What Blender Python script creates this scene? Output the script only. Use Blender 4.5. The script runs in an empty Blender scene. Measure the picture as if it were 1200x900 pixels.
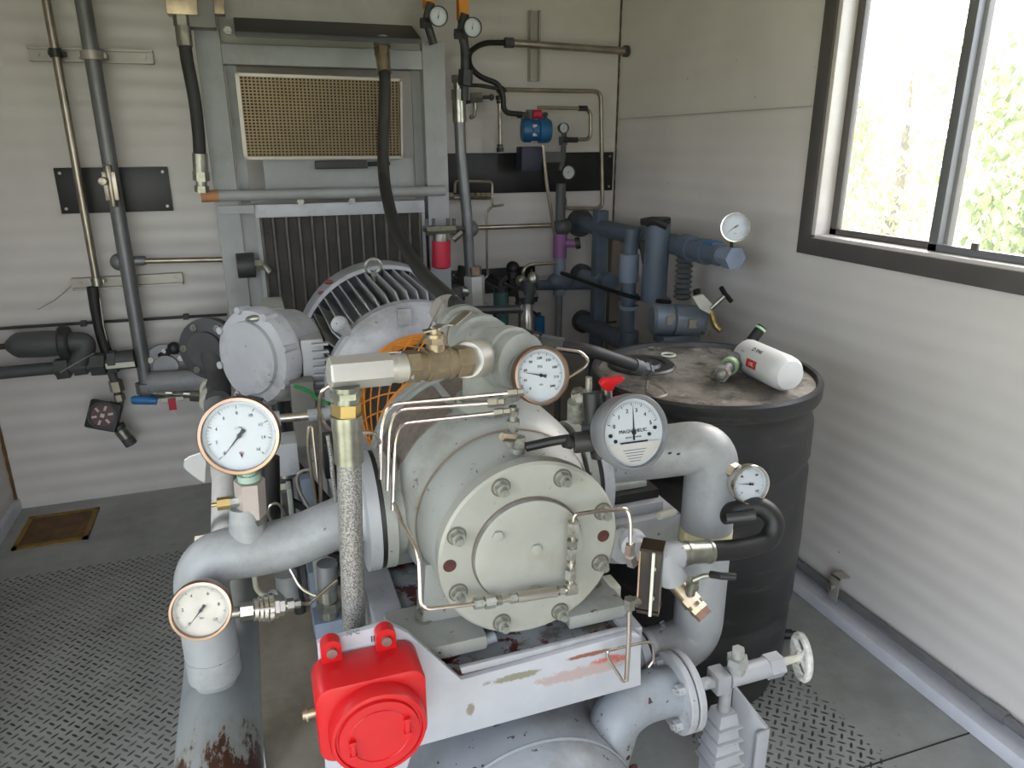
import bpy, math, random
from mathutils import Vector as V, Matrix, Quaternion
random.seed(7)
PI = math.pi
SC = bpy.context.scene
COL = SC.collection
# ------------------------------------------------------------------ camera
FPX = 861.36
yaw, pit, rol = [math.radians(a) for a in (19.2665, 18.0758, -0.2159)]
CAM = V((0, 0, 1.55))
fwd = V((math.sin(yaw)*math.cos(pit), math.cos(yaw)*math.cos(pit), -math.sin(pit)))
_r = V((math.cos(yaw), -math.sin(yaw), 0)); _u = _r.cross(fwd)
cr = math.cos(rol)*_r + math.sin(rol)*_u
cu = -math.sin(rol)*_r + math.cos(rol)*_u
cd = bpy.data.cameras.new('camera'); cam = bpy.data.objects.new('camera', cd); COL.objects.link(cam)
cd.sensor_width = 36; cd.lens = FPX/1200*36; cd.clip_start = 0.02; cd.clip_end = 200
m = Matrix((cr, cu, -fwd)).transposed().to_4x4(); m.translation = CAM; cam.matrix_world = m
SC.camera = cam
def ray(x, y): return cr*((x-600)/FPX) - cu*((y-450)/FPX) + fwd
def at(x, y, Y):
    d = ray(x, y); return CAM + d*(Y/d.y)
def atX(x, y, X):
    d = ray(x, y); return CAM + d*(X/d.x)
def atZ(x, y, Z):
    d = ray(x, y); return CAM + d*((Z-1.55)/d.z)
def mp(p): return (V(p)-CAM).dot(fwd)/FPX          # metres per pixel of the photo at a point
# ------------------------------------------------------------------ materials
def hx(s, k=1.0):
    s = s.lstrip('#'); r = []
    for i in (0, 2, 4):
        c = int(s[i:i+2], 16)/255; r.append(k*(c/12.92 if c <= .04045 else ((c+.055)/1.055)**2.4))
    return (*r, 1)
class NT:
    def __init__(s, name):
        s.m = bpy.data.materials.new(name); s.m.use_nodes = True; s.t = s.m.node_tree; s.n = s.t.nodes
        s.b = s.n['Principled BSDF']
    def add(s, typ, **k):
        n = s.n.new(typ)
        for a, v in k.items(): setattr(n, a, v)
        return n
    def link(s, a, b): s.t.links.new(a, b)
    def wpos(s):
        return s.add('ShaderNodeNewGeometry').outputs['Position']
    def noise(s, scale, detail=3, vec=None, rough=.55):
        n = s.add('ShaderNodeTexNoise'); n.inputs['Scale'].default_value = scale; n.inputs['Detail'].default_value = detail
        n.inputs['Roughness'].default_value = rough
        if vec is None:
            vec = s.coord()
        s.link(vec, n.inputs['Vector']); return n.outputs['Fac']
    def coord(s):
        if not hasattr(s, 'tc'):
            s.tc = s.add('ShaderNodeTexCoord')
        return s.tc.outputs['Object']
    def ramp(s, f, stops):
        r = s.add('ShaderNodeValToRGB'); e = r.color_ramp.elements
        e[0].position, e[0].color = stops[0]; e[1].position, e[1].color = stops[1]
        for p, c in stops[2:]:
            q = e.new(p); q.color = c
        s.link(f, r.inputs[0]); return r.outputs[0]
    def mix(s, f, a, b):
        x = s.add('ShaderNodeMix', data_type='RGBA')
        for v, i in ((f, 0), (a, 6), (b, 7)):
            if hasattr(v, 'links'): s.link(v, x.inputs[i])
            else: x.inputs[i].default_value = v
        return x.outputs[2]
    def math(s, op, a, b=None, c=None):
        x = s.add('ShaderNodeMath', operation=op)
        for i, v in enumerate((a, b, c)):
            if v is None: continue
            if hasattr(v, 'links'): s.link(v, x.inputs[i])
            else: x.inputs[i].default_value = v
        return x.outputs[0]
    def bump(s, f, strength=.2, dist=.002):
        b = s.add('ShaderNodeBump'); b.inputs['Strength'].default_value = strength; b.inputs['Distance'].default_value = dist
        s.link(f, b.inputs['Height']); s.link(b.outputs[0], s.b.inputs['Normal'])
def bw(v): return (v, v, v, 1)
def mat(name, col, rough=.5, metal=0.0, var=.12, vs=9, chips=None, chipcol='#4a2a20', chip_scale=25, chip_t=.68, dirt=None, dirt_t=.5, bump=0, spec=None, gain=1.0):
    t = NT(name); c = hx(col, gain)
    dark = tuple(x*(1-var) for x in c[:3])+(1,); lite = tuple(min(1, x*(1+var*.6)) for x in c[:3])+(1,)
    o = t.ramp(t.noise(vs, 4), [(.3, dark), (.7, lite)])
    if dirt:
        f = t.ramp(t.noise(vs*.45, 6, rough=.7), [(dirt_t, bw(0)), (dirt_t+.2, bw(.75))])
        o = t.mix(f, o, hx(dirt))
    if chips:
        f = t.ramp(t.noise(chip_scale, 5, rough=.75), [(chip_t, bw(0)), (chip_t+.03, bw(1))])
        o = t.mix(f, o, hx(chipcol))
    t.link(o, t.b.inputs['Base Color'])
    t.b.inputs['Roughness'].default_value = rough; t.b.inputs['Metallic'].default_value = metal
    if spec is not None: t.b.inputs['Specular IOR Level'].default_value = spec
    if bump: t.bump(t.noise(bump, 3), .35, .0015)
    return t.m
M = {}
M['paint'] = mat('machine_grey_paint', '#b7b9b3', rough=.42, gain=0.68, chips=1, chip_t=.645, chip_scale=34, dirt='#6f6d62', dirt_t=.5)
M['cover'] = mat('cover_grey_paint', '#c1c0b6', rough=.45, gain=0.6, chips=1, chip_t=.66, chip_scale=40, chipcol='#8a6c5a', dirt='#857c6a', dirt_t=.54)
M['paint_b'] = mat('bluish_grey_paint', '#babbbf', rough=.4, gain=0.76, chips=1, chip_t=.655, chip_scale=42, dirt='#6a6a66', dirt_t=.52)
M['pipe_g'] = mat('pipe_grey_paint', '#b0b2b4', rough=.42, gain=0.70, chips=1, chip_t=.66, chip_scale=36, dirt='#6b6a63', dirt_t=.5, bump=60)
M['frame_g'] = mat('support_frame_paint', '#8d8f8f', .5, dirt='#77756e', dirt_t=.55)
M['frame_d'] = mat('support_dark_grey_paint', '#6c6a66', .55)  # one even dark grey for the duct stub and small parts
M['conduit'] = mat('galvanised_dull_conduit', '#7f8082', .45, metal=.45, var=.2)
M['conduit_w'] = mat('worn_conduit', '#a49a8c', .3, metal=.8, var=.3)
M['blue_pipe'] = mat('slate_blue_pipe_paint', '#566170', .5, dirt='#474540', dirt_t=.5, bump=70)
M['blue_lite'] = mat('pale_slate_pipe_paint', '#7a8697', .5, dirt='#5d5c5a', dirt_t=.55)
M['dark_pipe'] = mat('dark_grimy_pipe', '#4f5052', .55, dirt='#3b3733')
M['steel'] = mat('brushed_stainless', '#c9c4bc', .28, metal=1, var=.15)
M['tube'] = mat('stainless_tubing', '#cbbfb4', .25, metal=1, var=.2)
M['chrome'] = mat('bright_bezel', '#d5d2cc', .18, metal=1)
M['zinc'] = mat('zinc_fitting', '#b3b3a8', rough=.32, gain=0.8, metal=.9, var=.3, vs=30)
M['bolt'] = mat('galvanised_bolt', '#a3a49c', .42, metal=.7, var=.35, vs=60, dirt='#6b5548')
M['brass'] = mat('weathered_bronze', '#a89880', .36, metal=.85, var=.3, vs=25, dirt='#8a7868')
M['brass_y'] = mat('yellow_brass', '#b79d68', .35, metal=.85, var=.2)
M['copper'] = mat('coppery_gauge_rim', '#a88c7a', .3, metal=1, var=.15)
M['grey_rim'] = mat('grey_gauge_rim', '#77787b', .4, metal=.3)
M['black'] = mat('black_rubber', '#191919', .5, var=.3, dirt='#35322e')
M['blackp'] = mat('black_panel_enamel', '#0c0c0d', .4)
M['hose'] = mat('black_ribbed_hose', '#222120', .6, bump=250, dirt='#3a3733')
M['dark'] = mat('dark_steel', '#3a3a3b', .5, metal=.3)
M['red'] = mat('red_enamel', '#d3141c', rough=.38, gain=0.75, var=.1, dirt='#a81418', dirt_t=.62)
M['redf'] = mat('red_filter_bowl', '#b8203c', .4)
M['orange'] = mat('orange_guard_paint', '#d8892f', .5, var=.1)
M['orange_w'] = mat('orange_tag_paint', '#c97f20', .5)
M['white'] = mat('white_enamel', '#e4e4e2', rough=.35, gain=0.85, var=.04)
M['kerb'] = mat('white_kerb_paint', '#c9cad2', .45, dirt='#9b9a9a', dirt_t=.6)
M['dial'] = mat('white_dial', '#b9bec4', .5, var=.02)
M['ink'] = mat('black_ink', '#16161a', .6)
M['inkg'] = mat('grey_ink', '#5d6470', .6)
M['inkr'] = mat('red_ink', '#b8292b', .6)
M['purple'] = mat('purple_valve_wrap', '#8d5c8c', .5)
M['blue'] = mat('blue_transmitter_enamel', '#1e5d8a', .4)
M['blueh'] = mat('blue_handle_grip', '#2f74b5', .4)
M['green_d'] = mat('dark_green_bowl', '#2c4a49', .45)
M['green'] = mat('green_wire', '#1f7a3f', .5)
M['amber'] = mat('amber_sight_glass', '#1f1208', .22, var=.5)
M['cream'] = mat('cream_block', '#cfcdbf', .5)
M['yellow'] = mat('aged_label', '#d8cfa8', .5)
M['silver_label'] = mat('metal_nameplate', '#a9a49b', .4, metal=.6)
M['strut'] = mat('strut_channel_zinc', '#aaa59d', .4, metal=.35)
M['screen'] = mat('brown_vent_screen', '#6d6259', .6, var=.3, vs=60)

def special():
    # rusty deck
    t = NT('chipped_deck_plate'); p = t.coord()
    o = t.ramp(t.noise(8, 4), [(.3, hx('#8d939a', .68)), (.7, hx('#a9afb4', .68))])
    o = t.mix(t.ramp(t.noise(11, 6, rough=.7), [(.5, bw(0)), (.6, bw(1))]), o, hx('#5d5a52'))
    o = t.mix(t.ramp(t.noise(17, 7, rough=.7), [(.53, bw(0)), (.555, bw(1))]), o, hx('#4a1d1d'))
    t.link(o, t.b.inputs['Base Color']); t.b.inputs['Roughness'].default_value = .5; M['deck'] = t.m
    # front beam with scuffed red primer
    t = NT('beam_paint_with_red_primer'); p = t.wpos()
    o = t.ramp(t.noise(8, 4), [(.3, hx('#b6b7be', .85)), (.7, hx('#c8c9ce', .85))])
    sep = t.add('ShaderNodeSeparateXYZ'); t.link(p, sep.inputs[0])
    def box(cx, cz, rx, rz, t=t, sep=sep):
        a = t.math('DIVIDE', t.math('SUBTRACT', sep.outputs[0], cx), rx); b = t.math('DIVIDE', t.math('SUBTRACT', sep.outputs[2], cz), rz)
        d = t.math('SQRT', t.math('ADD', t.math('MULTIPLY', a, a), t.math('MULTIPLY', b, b)))
        d = t.math('ADD', d, t.math('MULTIPLY', t.math('SUBTRACT', t.noise(70, 5, rough=.8), .5), 2.2))
        return t.ramp(t.math('MULTIPLY', d, .5), [(.4, bw(1)), (.55, bw(0))])
    M['_boxes'] = (t, o, box)
    # tank and header: pale paint with rust
    for nm, c0, c1, rz in (('header_pipe_paint', '#8e9496', '#a8adae', 1), ('tank_paint', '#9aa0a8', '#b0b6bd', 0)):
        t = NT(nm); p = t.wpos()
        o = t.ramp(t.noise(7, 4), [(.3, hx(c0, .68)), (.7, hx(c1, .68))])
        sep = t.add('ShaderNodeSeparateXYZ'); t.link(p, sep.inputs[0])
        st = t.add('ShaderNodeMapping'); st.inputs['Scale'].default_value = (30, 9, 30); t.link(p, st.inputs[0])
        n = t.noise(1, 6, st.outputs[0], .75)
        if rz:
            g = t.math('SUBTRACT', 1.23, sep.outputs[1])           # rust gathers at the near end of the header
            g = t.math('MULTIPLY', g, 1.5)
            f = t.ramp(t.math('ADD', n, g), [(.62, bw(0)), (.68, bw(1))])
            f2 = t.ramp(t.math('ADD', n, g), [(.48, bw(0)), (.66, bw(.5))])
            o = t.mix(f2, o, hx('#77705f')); o = t.mix(f, o, hx('#3c2318'))
        else:
            f = t.ramp(t.noise(6, 6, rough=.7), [(.5, bw(0)), (.7, bw(.7))]); o = t.mix(f, o, hx('#6e6e6a'))
            f = t.ramp(t.noise(45, 3), [(.66, bw(0)), (.68, bw(1))]); o = t.mix(f, o, hx('#3a2c28'))
        t.link(o, t.b.inputs['Base Color']); t.b.inputs['Roughness'].default_value = .38
        M['header' if rz else 'tank'] = t.m
    # braided hose cover
    t = NT('braided_steel_hose_cover'); p = t.coord()
    w = t.add('ShaderNodeTexVoronoi'); w.inputs['Scale'].default_value = 330; t.link(p, w.inputs['Vector'])
    o = t.ramp(w.outputs['Distance'], [(.2, hx('#a7a5a2')), (.7, hx('#6f6c69'))])
    t.link(o, t.b.inputs['Base Color']); t.b.inputs['Roughness'].default_value = .4; t.b.inputs['Metallic'].default_value = .4
    t.bump(w.outputs['Distance'], .5, .002); M['braid'] = t.m
    # walls
    for nm, c, d in (('corrugated_white_wall', '#d6d1cd', '#b9aea2'),):
        t = NT(nm)
        o = t.ramp(t.noise(2.2, 5), [(.3, hx('#cbc6c2')), (.7, hx(c))])
        sp = t.ramp(t.noise(30, 2), [(.77, bw(0)), (.79, bw(1))]); o = t.mix(sp, o, hx('#8c8378'))
        t.link(o, t.b.inputs['Base Color']); t.b.inputs['Roughness'].default_value = .38; M['wall'] = t.m
    # tread plate
    t = NT('steel_tread_plate'); g = t.wpos()
    sep = t.add('ShaderNodeSeparateXYZ'); t.link(g, sep.inputs[0])
    S = .0245
    u = t.math('MULTIPLY', t.math('ADD', sep.outputs[0], sep.outputs[1]), .7071/S)
    v = t.math('MULTIPLY', t.math('SUBTRACT', sep.outputs[0], sep.outputs[1]), .7071/S)
    fu = t.math('SUBTRACT', t.math('FRACT', u), .5); fv = t.math('SUBTRACT', t.math('FRACT', v), .5)
    par = t.math('MODULO', t.math('ADD', t.math('ADD', t.math('FLOOR', u), t.math('FLOOR', v)), 1000), 2)
    par = t.math('GREATER_THAN', par, .5)
    a = t.math('ADD', t.math('MULTIPLY', fu, par), t.math('MULTIPLY', fv, t.math('SUBTRACT', 1, par)))
    b = t.math('ADD', t.math('MULTIPLY', fv, par), t.math('MULTIPLY', fu, t.math('SUBTRACT', 1, par)))
    d = t.math('ADD', t.math('POWER', t.math('ABSOLUTE', t.math('DIVIDE', a, .52)), 2), t.math('POWER', t.math('ABSOLUTE', t.math('DIVIDE', b, .17)), 2))
    lug = t.ramp(d, [(.55, bw(1)), (1.0, bw(0))])
    e = t.math('ADD', t.math('MULTIPLY', t.math('SUBTRACT', t.noise(30, 3), .5), .12), sep.outputs[0])
    mk = t.math('MULTIPLY', t.math('LESS_THAN', e, 1.44), t.math('LESS_THAN', sep.outputs[1], 2.9))
    mk = t.math('MULTIPLY', mk, t.math('GREATER_THAN', t.math('ABSOLUTE', t.math('SUBTRACT', sep.outputs[0], .33)), .66))
    lug = t.math('MULTIPLY', lug, mk)
    base = t.ramp(t.noise(4, 6, rough=.65), [(.3, hx('#8b8d89')), (.7, hx('#adafad'))])
    base = t.mix(t.ramp(t.noise(12, 5, rough=.8), [(.62, bw(0)), (.74, bw(.7))]), base, hx('#4c463e'))
    wear = t.ramp(t.noise(9, 4), [(.35, bw(.55)), (.6, bw(.95))])
    o = t.mix(t.math('MULTIPLY', lug, wear), base, hx('#2f2d2b'))
    t.link(o, t.b.inputs['Base Color']); t.b.inputs['Roughness'].default_value = .45; t.b.inputs['Metallic'].default_value = .25
    t.bump(lug, .6, .0025); M['floor'] = t.m
    # glass panes and gauge lenses
    for nm, ior in (('window_glass', 1.3), ('gauge_glass', 1.14)):
        t = NT(nm); t.n.remove(t.b)
        tr = t.add('ShaderNodeBsdfTransparent'); gl = t.add('ShaderNodeBsdfGlossy'); gl.inputs['Roughness'].default_value = 0.0
        fr = t.add('ShaderNodeFresnel'); gg = t.add('ShaderNodeNewGeometry')
        t.link(t.math('ADD', ior, t.math('MULTIPLY', gg.outputs['Backfacing'], 1/ior-ior)), fr.inputs[0])
        mx = t.add('ShaderNodeMixShader')
        t.link(fr.outputs[0], mx.inputs[0]); t.link(tr.outputs[0], mx.inputs[1]); t.link(gl.outputs[0], mx.inputs[2])
        if nm == 'window_glass':      # translucent share adds a pale haze that brightens the view
            tl = t.add('ShaderNodeBsdfTranslucent'); tl.inputs[0].default_value = (.9, .92, .9, 1); m2 = t.add('ShaderNodeMixShader'); m2.inputs[0].default_value = .025
            t.link(mx.outputs[0], m2.inputs[1]); t.link(tl.outputs[0], m2.inputs[2]); mx = m2
        t.link(mx.outputs[0], t.n['Material Output'].inputs[0]); M[nm] = t.m
    # drum plastic with scratched chalky top
    t = NT('scuffed_black_plastic'); p = t.coord()
    o = t.ramp(t.noise(6, 5), [(.35, hx('#1b1b1c')), (.7, hx('#2b2b2b'))])
    st = t.add('ShaderNodeMapping'); st.inputs['Scale'].default_value = (1, 1, 6); t.link(p, st.inputs[0])
    o = t.mix(t.ramp(t.noise(5, 6, st.outputs[0], .7), [(.55, bw(0)), (.75, bw(.35))]), o, hx('#6d675f'))
    t.link(o, t.b.inputs['Base Color']); t.b.inputs['Roughness'].default_value = .42; M['drum'] = t.m
    t = NT('dusty_drum_lid')
    o = t.ramp(t.noise(6, 7, rough=.75), [(.40, hx('#393634')), (.60, hx('#857e75'))])
    o = t.mix(t.ramp(t.noise(13, 7, rough=.8), [(.55, bw(0)), (.6, bw(.85))]), o, hx('#191817'))
    o = t.mix(t.ramp(t.noise(19, 7, rough=.8), [(.60, bw(0)), (.64, bw(.8))]), o, hx('#a39b90'))
    t.link(o, t.b.inputs['Base Color']); t.b.inputs['Roughness'].default_value = .4; M['lid'] = t.m
    # hatch
    t = NT('rusty_orange_hatch')
    o = t.ramp(t.noise(14, 6, rough=.7), [(.35, hx('#4a331c')), (.7, hx('#7a5526'))])
    t.link(o, t.b.inputs['Base Color']); t.b.inputs['Roughness'].default_value = .6; M['hatch'] = t.m
    M['hatch_rim'] = mat('worn_yellow_hatch_rim', '#8a6a2a', .6, var=.3, vs=30)
    # cooler core: fine dark fins with vertical tubes
    t = NT('cooler_fin_pack'); p = t.coord(); sep = t.add('ShaderNodeSeparateXYZ'); t.link(p, sep.inputs[0])
    o = t.ramp(t.noise(9, 5), [(.3, hx('#1c1a18')), (.7, hx('#37322e'))])
    t.link(o, t.b.inputs['Base Color']); t.b.inputs['Roughness'].default_value = .55
    w = t.math('SINE', t.math('MULTIPLY', sep.outputs[2], 1400)); t.bump(w, .4, .001); M['core'] = t.m
    # window-side foliage, ground
    M['leaf'] = mat('spring_leaf_green', '#b3c08e', .6, var=.35, vs=2)
    M['leaf2'] = mat('young_leaf_green', '#c6cea6', .6, var=.3, vs=2)
    M['bark'] = mat('grey_bark', '#7d7468', .8)
    M['grass'] = mat('pale_dry_grass', '#a5a684', .9, var=.25, vs=3)
    M['alu'] = mat('window_dark_frame', '#5a5654', .45, metal=.2)
    M['vinyl'] = mat('white_vinyl_jamb', '#cfc9c4', .35)
    M['panelw'] = mat('grey_sheet_panel', '#8f8d88', .5)
special()
t, o, box = M.pop('_boxes')
o = t.mix(box(.565, .606, .040, .012), o, hx('#b9645a')); o = t.mix(box(.52, .632, .045, .005), o, hx('#86584a'))
o = t.mix(box(.50, .595, .09, .014), o, hx('#bda9a6', .8)); o = t.mix(box(.37, .622, .05, .008), o, hx('#84806f')); o = t.mix(box(.285, .575, .008, .012), o, hx('#8a8171'))
t.link(o, t.b.inputs['Base Color']); t.b.inputs['Roughness'].default_value = .42; M['beam'] = t.m

# ------------------------------------------------------------------ mesh builder
def frame(ax, up=None):
    w = V(ax).normalized()
    h = V(up) if up is not None else (V((0, 0, 1)) if abs(w.z) < .9 else V((0, 1, 0)))
    u = h.cross(w)
    if u.length < 1e-6: u = V((1, 0, 0)).cross(w)
    u.normalize(); v = w.cross(u); return u, v, w
class MB:
    def __init__(s): s.v = []; s.f = []
    def add(s, vs, fs):
        b = len(s.v); s.v += [V(p) for p in vs]; s.f += [[i+b for i in f] for f in fs]; return s
    def hexa8(s, p):  # p: 8 points, bottom 4 ccw then top 4
        return s.add(p, [(0, 3, 2, 1), (4, 5, 6, 7), (0, 1, 5, 4), (1, 2, 6, 5), (2, 3, 7, 6), (3, 0, 4, 7)])
    def box(s, c, size, ax=None, rz=0):
        c = V(c); h = V(size)/2
        R = ax if ax else Matrix.Rotation(rz, 3, 'Z')
        P = [c + R @ V((x*h.x, y*h.y, z*h.z)) for z in (-1, 1) for x, y in ((-1, -1), (1, -1), (1, 1), (-1, 1))]
        return s.hexa8(P)
    def b2(s, a, b): a = V(a); b = V(b); return s.box((a+b)/2, [abs(b[i]-a[i]) for i in range(3)])
    def lathe(s, o, ax, prof, n=32, up=None, a0=0, closed=True):
        o = V(o); u, v, w = frame(ax, up); vs = []; fs = []
        for (r, h) in prof:
            for i in range(n):
                a = a0+2*PI*i/n; vs.append(o + w*h + (u*math.cos(a)+v*math.sin(a))*max(r, 1e-5))
        for k in range(len(prof)-1):
            for i in range(n):
                j = (i+1) % n; fs.append((k*n+i, k*n+j, (k+1)*n+j, (k+1)*n+i))
        if closed:
            fs.append(tuple(reversed(range(n)))); fs.append(tuple((len(prof)-1)*n+i for i in range(n)))
        return s.add(vs, fs)
    def cyl(s, a, b, r, r2=None, n=20, up=None):
        a = V(a); b = V(b); return s.lathe(a, b-a, [(r, 0), (r2 if r2 is not None else r, (b-a).length)], n, up)
    def hex(s, a, b, r, up=None): return s.cyl(a, b, r, n=6, up=up)
    def ring(s, o, ax, R, r, n=32, m_=10, up=None):
        prof = [(R+r*math.cos(2*PI*k/m_), r*math.sin(2*PI*k/m_)) for k in range(m_+1)]
        return s.lathe(o, ax, prof, n, up, closed=False)
    def band(s, o, ax, r0, r1, h0, h1, n=40, up=None):   # tube wall ring
        return s.lathe(o, ax, [(r0, h0), (r1, h0), (r1, h1), (r0, h1), (r0, h0)], n, up, closed=False)
    def sph(s, c, r, n=16, m_=10, sc=(1, 1, 1)):
        c = V(c); vs = []; fs = []
        for k in range(m_+1):
            th = PI*k/m_
            for i in range(n):
                a = 2*PI*i/n; vs.append(c+V((r*sc[0]*math.sin(th)*math.cos(a), r*sc[1]*math.sin(th)*math.sin(a), -r*sc[2]*math.cos(th))))
        for k in range(m_):
            for i in range(n):
                j = (i+1) % n; fs.append((k*n+i, k*n+j, (k+1)*n+j, (k+1)*n+i))
        return s.add(vs, fs)
    def tube(s, pts, r, n=10, fillet=None, seg=6, closed=False, radii=None):
        P = [V(p) for p in pts]
        if fillet:
            Q = [P[0]]
            for i in range(1, len(P)-1):
                a, b, c = P[i-1], P[i], P[i+1]; d1 = (a-b); d2 = (c-b)
                f = min(fillet, d1.length*.49, d2.length*.49); d1.normalize(); d2.normalize()
                ang = d1.angle(d2)
                if ang > 3.05: Q.append(b); continue
                p1 = b+d1*f; p2 = b+d2*f
                for k in range(seg+1):
                    t_ = k/seg; Q.append(p1*(1-t_)**2 + b*2*t_*(1-t_)*1.0 + p2*t_**2)
            Q.append(P[-1]); P = Q
        N = len(P); T = []
        for i in range(N):
            if closed: d = P[(i+1) % N]-P[i-1]
            else: d = P[min(i+1, N-1)]-P[max(i-1, 0)]
            T.append(d.normalized())
        u, v, w = frame(T[0]); vs = []; fs = []
        for i in range(N):
            if i:
                q = T[i-1].rotation_difference(T[i]); u = q @ u; v = T[i].cross(u); v.normalize(); u = v.cross(T[i])
            rr = radii[i] if radii and len(radii) == N else r
            for k in range(n):
                a = 2*PI*k/n; vs.append(P[i]+(u*math.cos(a)+v*math.sin(a))*rr)
        for i in range(N if closed else N-1):
            j2 = (i+1) % N
            for k in range(n):
                j = (k+1) % n; fs.append((i*n+k, i*n+j, j2*n+j, j2*n+k))
        if not closed:
            fs.append(tuple(reversed(range(n)))); fs.append(tuple((N-1)*n+i for i in range(n)))
        return s.add(vs, fs)
    def prism(s, poly, d):
        n = len(poly); P = [V(p) for p in poly]; d = V(d)
        return s.add(P+[p+d for p in P], [tuple(range(n)), tuple(reversed(range(n, 2*n)))]+[((i+1) % n, i, n+i, n+(i+1) % n) for i in range(n)])
    def sweep_corr(s, a, b, z0, z1, nrm, depth=.06, amp=.0016, period=.076):
        # horizontally ribbed wall sheet from a to b (xy), bulging along nrm, with a flat back
        a = V((*a, 0)); b = V((*b, 0)); nrm = V((*nrm, 0)); k = max(2, int((z1-z0)/period*8)); vs = []
        for i in range(k+1):
            z = z0+(z1-z0)*i/k; o = nrm*(amp*math.sin(2*PI*z/period)); vs += [a+o+V((0, 0, z)), b+o+V((0, 0, z))]
        B = len(vs); vs += [a-nrm*depth+V((0, 0, z0)), b-nrm*depth+V((0, 0, z0)), a-nrm*depth+V((0, 0, z1)), b-nrm*depth+V((0, 0, z1))]
        fs = [(2*i, 2*i+1, 2*i+3, 2*i+2) for i in range(k)]
        fs += [(B, B+2, B+3, B+1), (0, B, B+1, 1), (2*k, 2*k+1, B+3, B+2), tuple([B]+[2*i for i in range(k+1)]+[B+2]), tuple([B+3]+[2*i+1 for i in range(k, -1, -1)]+[B+1])]
        return s.add(vs, fs)
def mesh_of(mb, name, origin, mats, smooth=35, bevel=0):
    me = bpy.data.meshes.new(name); o = V(origin)
    me.from_pydata([tuple(p-o) for p in mb.v], [], mb.f); me.validate(); me.update()
    import bmesh
    bm = bmesh.new(); bm.from_mesh(me); bmesh.ops.recalc_face_normals(bm, faces=bm.faces)
    if bevel: bmesh.ops.bevel(bm, geom=[e for e in bm.edges if len(e.link_faces) == 2 and e.calc_face_angle(0) > .6], offset=bevel, segments=2, affect='EDGES', profile=.6, clamp_overlap=True)
    bm.to_mesh(me); bm.free()
    for q in (mats if isinstance(mats, (list, tuple)) else [mats]): me.materials.append(M[q] if isinstance(q, str) else q)
    me.shade_smooth()
    if hasattr(me, 'set_sharp_from_angle'): me.set_sharp_from_angle(angle=math.radians(smooth))
    return me
class Thing:
    def __init__(s, name, label, cat, loc, group=None):
        s.o = V(loc); e = bpy.data.objects.new(name, None); e.empty_display_size = .05; COL.objects.link(e)
        e.location = s.o; e['label'] = label; e['category'] = cat
        if group: e['group'] = group
        s.e = e
    def part(s, name, mb, m_, label=None, parent=None, bevel=0, smooth=35, kind=None):
        o = bpy.data.objects.new(name, mesh_of(mb, name, s.o, m_, smooth, bevel)); COL.objects.link(o); o.parent = parent or s.e
        if label: o['label'] = label
        if kind: o['kind'] = kind
        return o
    def inst(s, name, me, loc, ax, up=None, parent=None, label=None):   # place a shared part mesh, its local z along ax
        u, v, w = frame(ax, up); mt = Matrix((u, v, w)).transposed().to_4x4(); mt.translation = V(loc)-s.o
        o = bpy.data.objects.new(name, me); COL.objects.link(o); o.parent = parent or s.e; o.matrix_local = mt
        if label: o['label'] = label
        return o
    def text(s, name, body, size, c, right, up, m_='ink', parent=None, depth=.0004):
        cu_ = bpy.data.curves.new(name, 'FONT'); cu_.body = body; cu_.size = size; cu_.align_x = 'CENTER'; cu_.align_y = 'CENTER'; cu_.extrude = depth; cu_.resolution_u = 3
        to = bpy.data.objects.new(name, cu_); COL.objects.link(to)
        dg = bpy.context.evaluated_depsgraph_get(); me = bpy.data.meshes.new_from_object(to.evaluated_get(dg))
        bpy.data.objects.remove(to); r = V(right).normalized(); n = r.cross(V(up)).normalized(); u2 = n.cross(r)
        mt = Matrix((r, u2, n)).transposed().to_4x4(); mt.translation = V(c)-s.o
        me.transform(mt); me.materials.clear(); me.materials.append(M[m_])
        o = bpy.data.objects.new(name, me); COL.objects.link(o); o.parent = parent or s.e; return o
def solo(name, label, cat, mb, m_, group=None, bevel=0, kind=None, smooth=35):
    lo = V([min(p[i] for p in mb.v) for i in range(3)]); hi = V([max(p[i] for p in mb.v) for i in range(3)])
    org = V(((lo.x+hi.x)/2, (lo.y+hi.y)/2, lo.z))
    o = bpy.data.objects.new(name, mesh_of(mb, name, org, m_, smooth, bevel)); COL.objects.link(o); o.location = org
    if kind: o['kind'] = kind
    if label: o['label'] = label
    if cat: o['category'] = cat
    if group: o['group'] = group
    return o
def struct(name, mb, m_, smooth=35, bevel=0): return solo(name, None, None, mb, m_, kind='structure', smooth=smooth, bevel=bevel)
def unit_mesh(name, build, m_, smooth=35, bevel=0):
    mb = MB(); build(mb); return mesh_of(mb, name, (0, 0, 0), m_, smooth, bevel)

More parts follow.
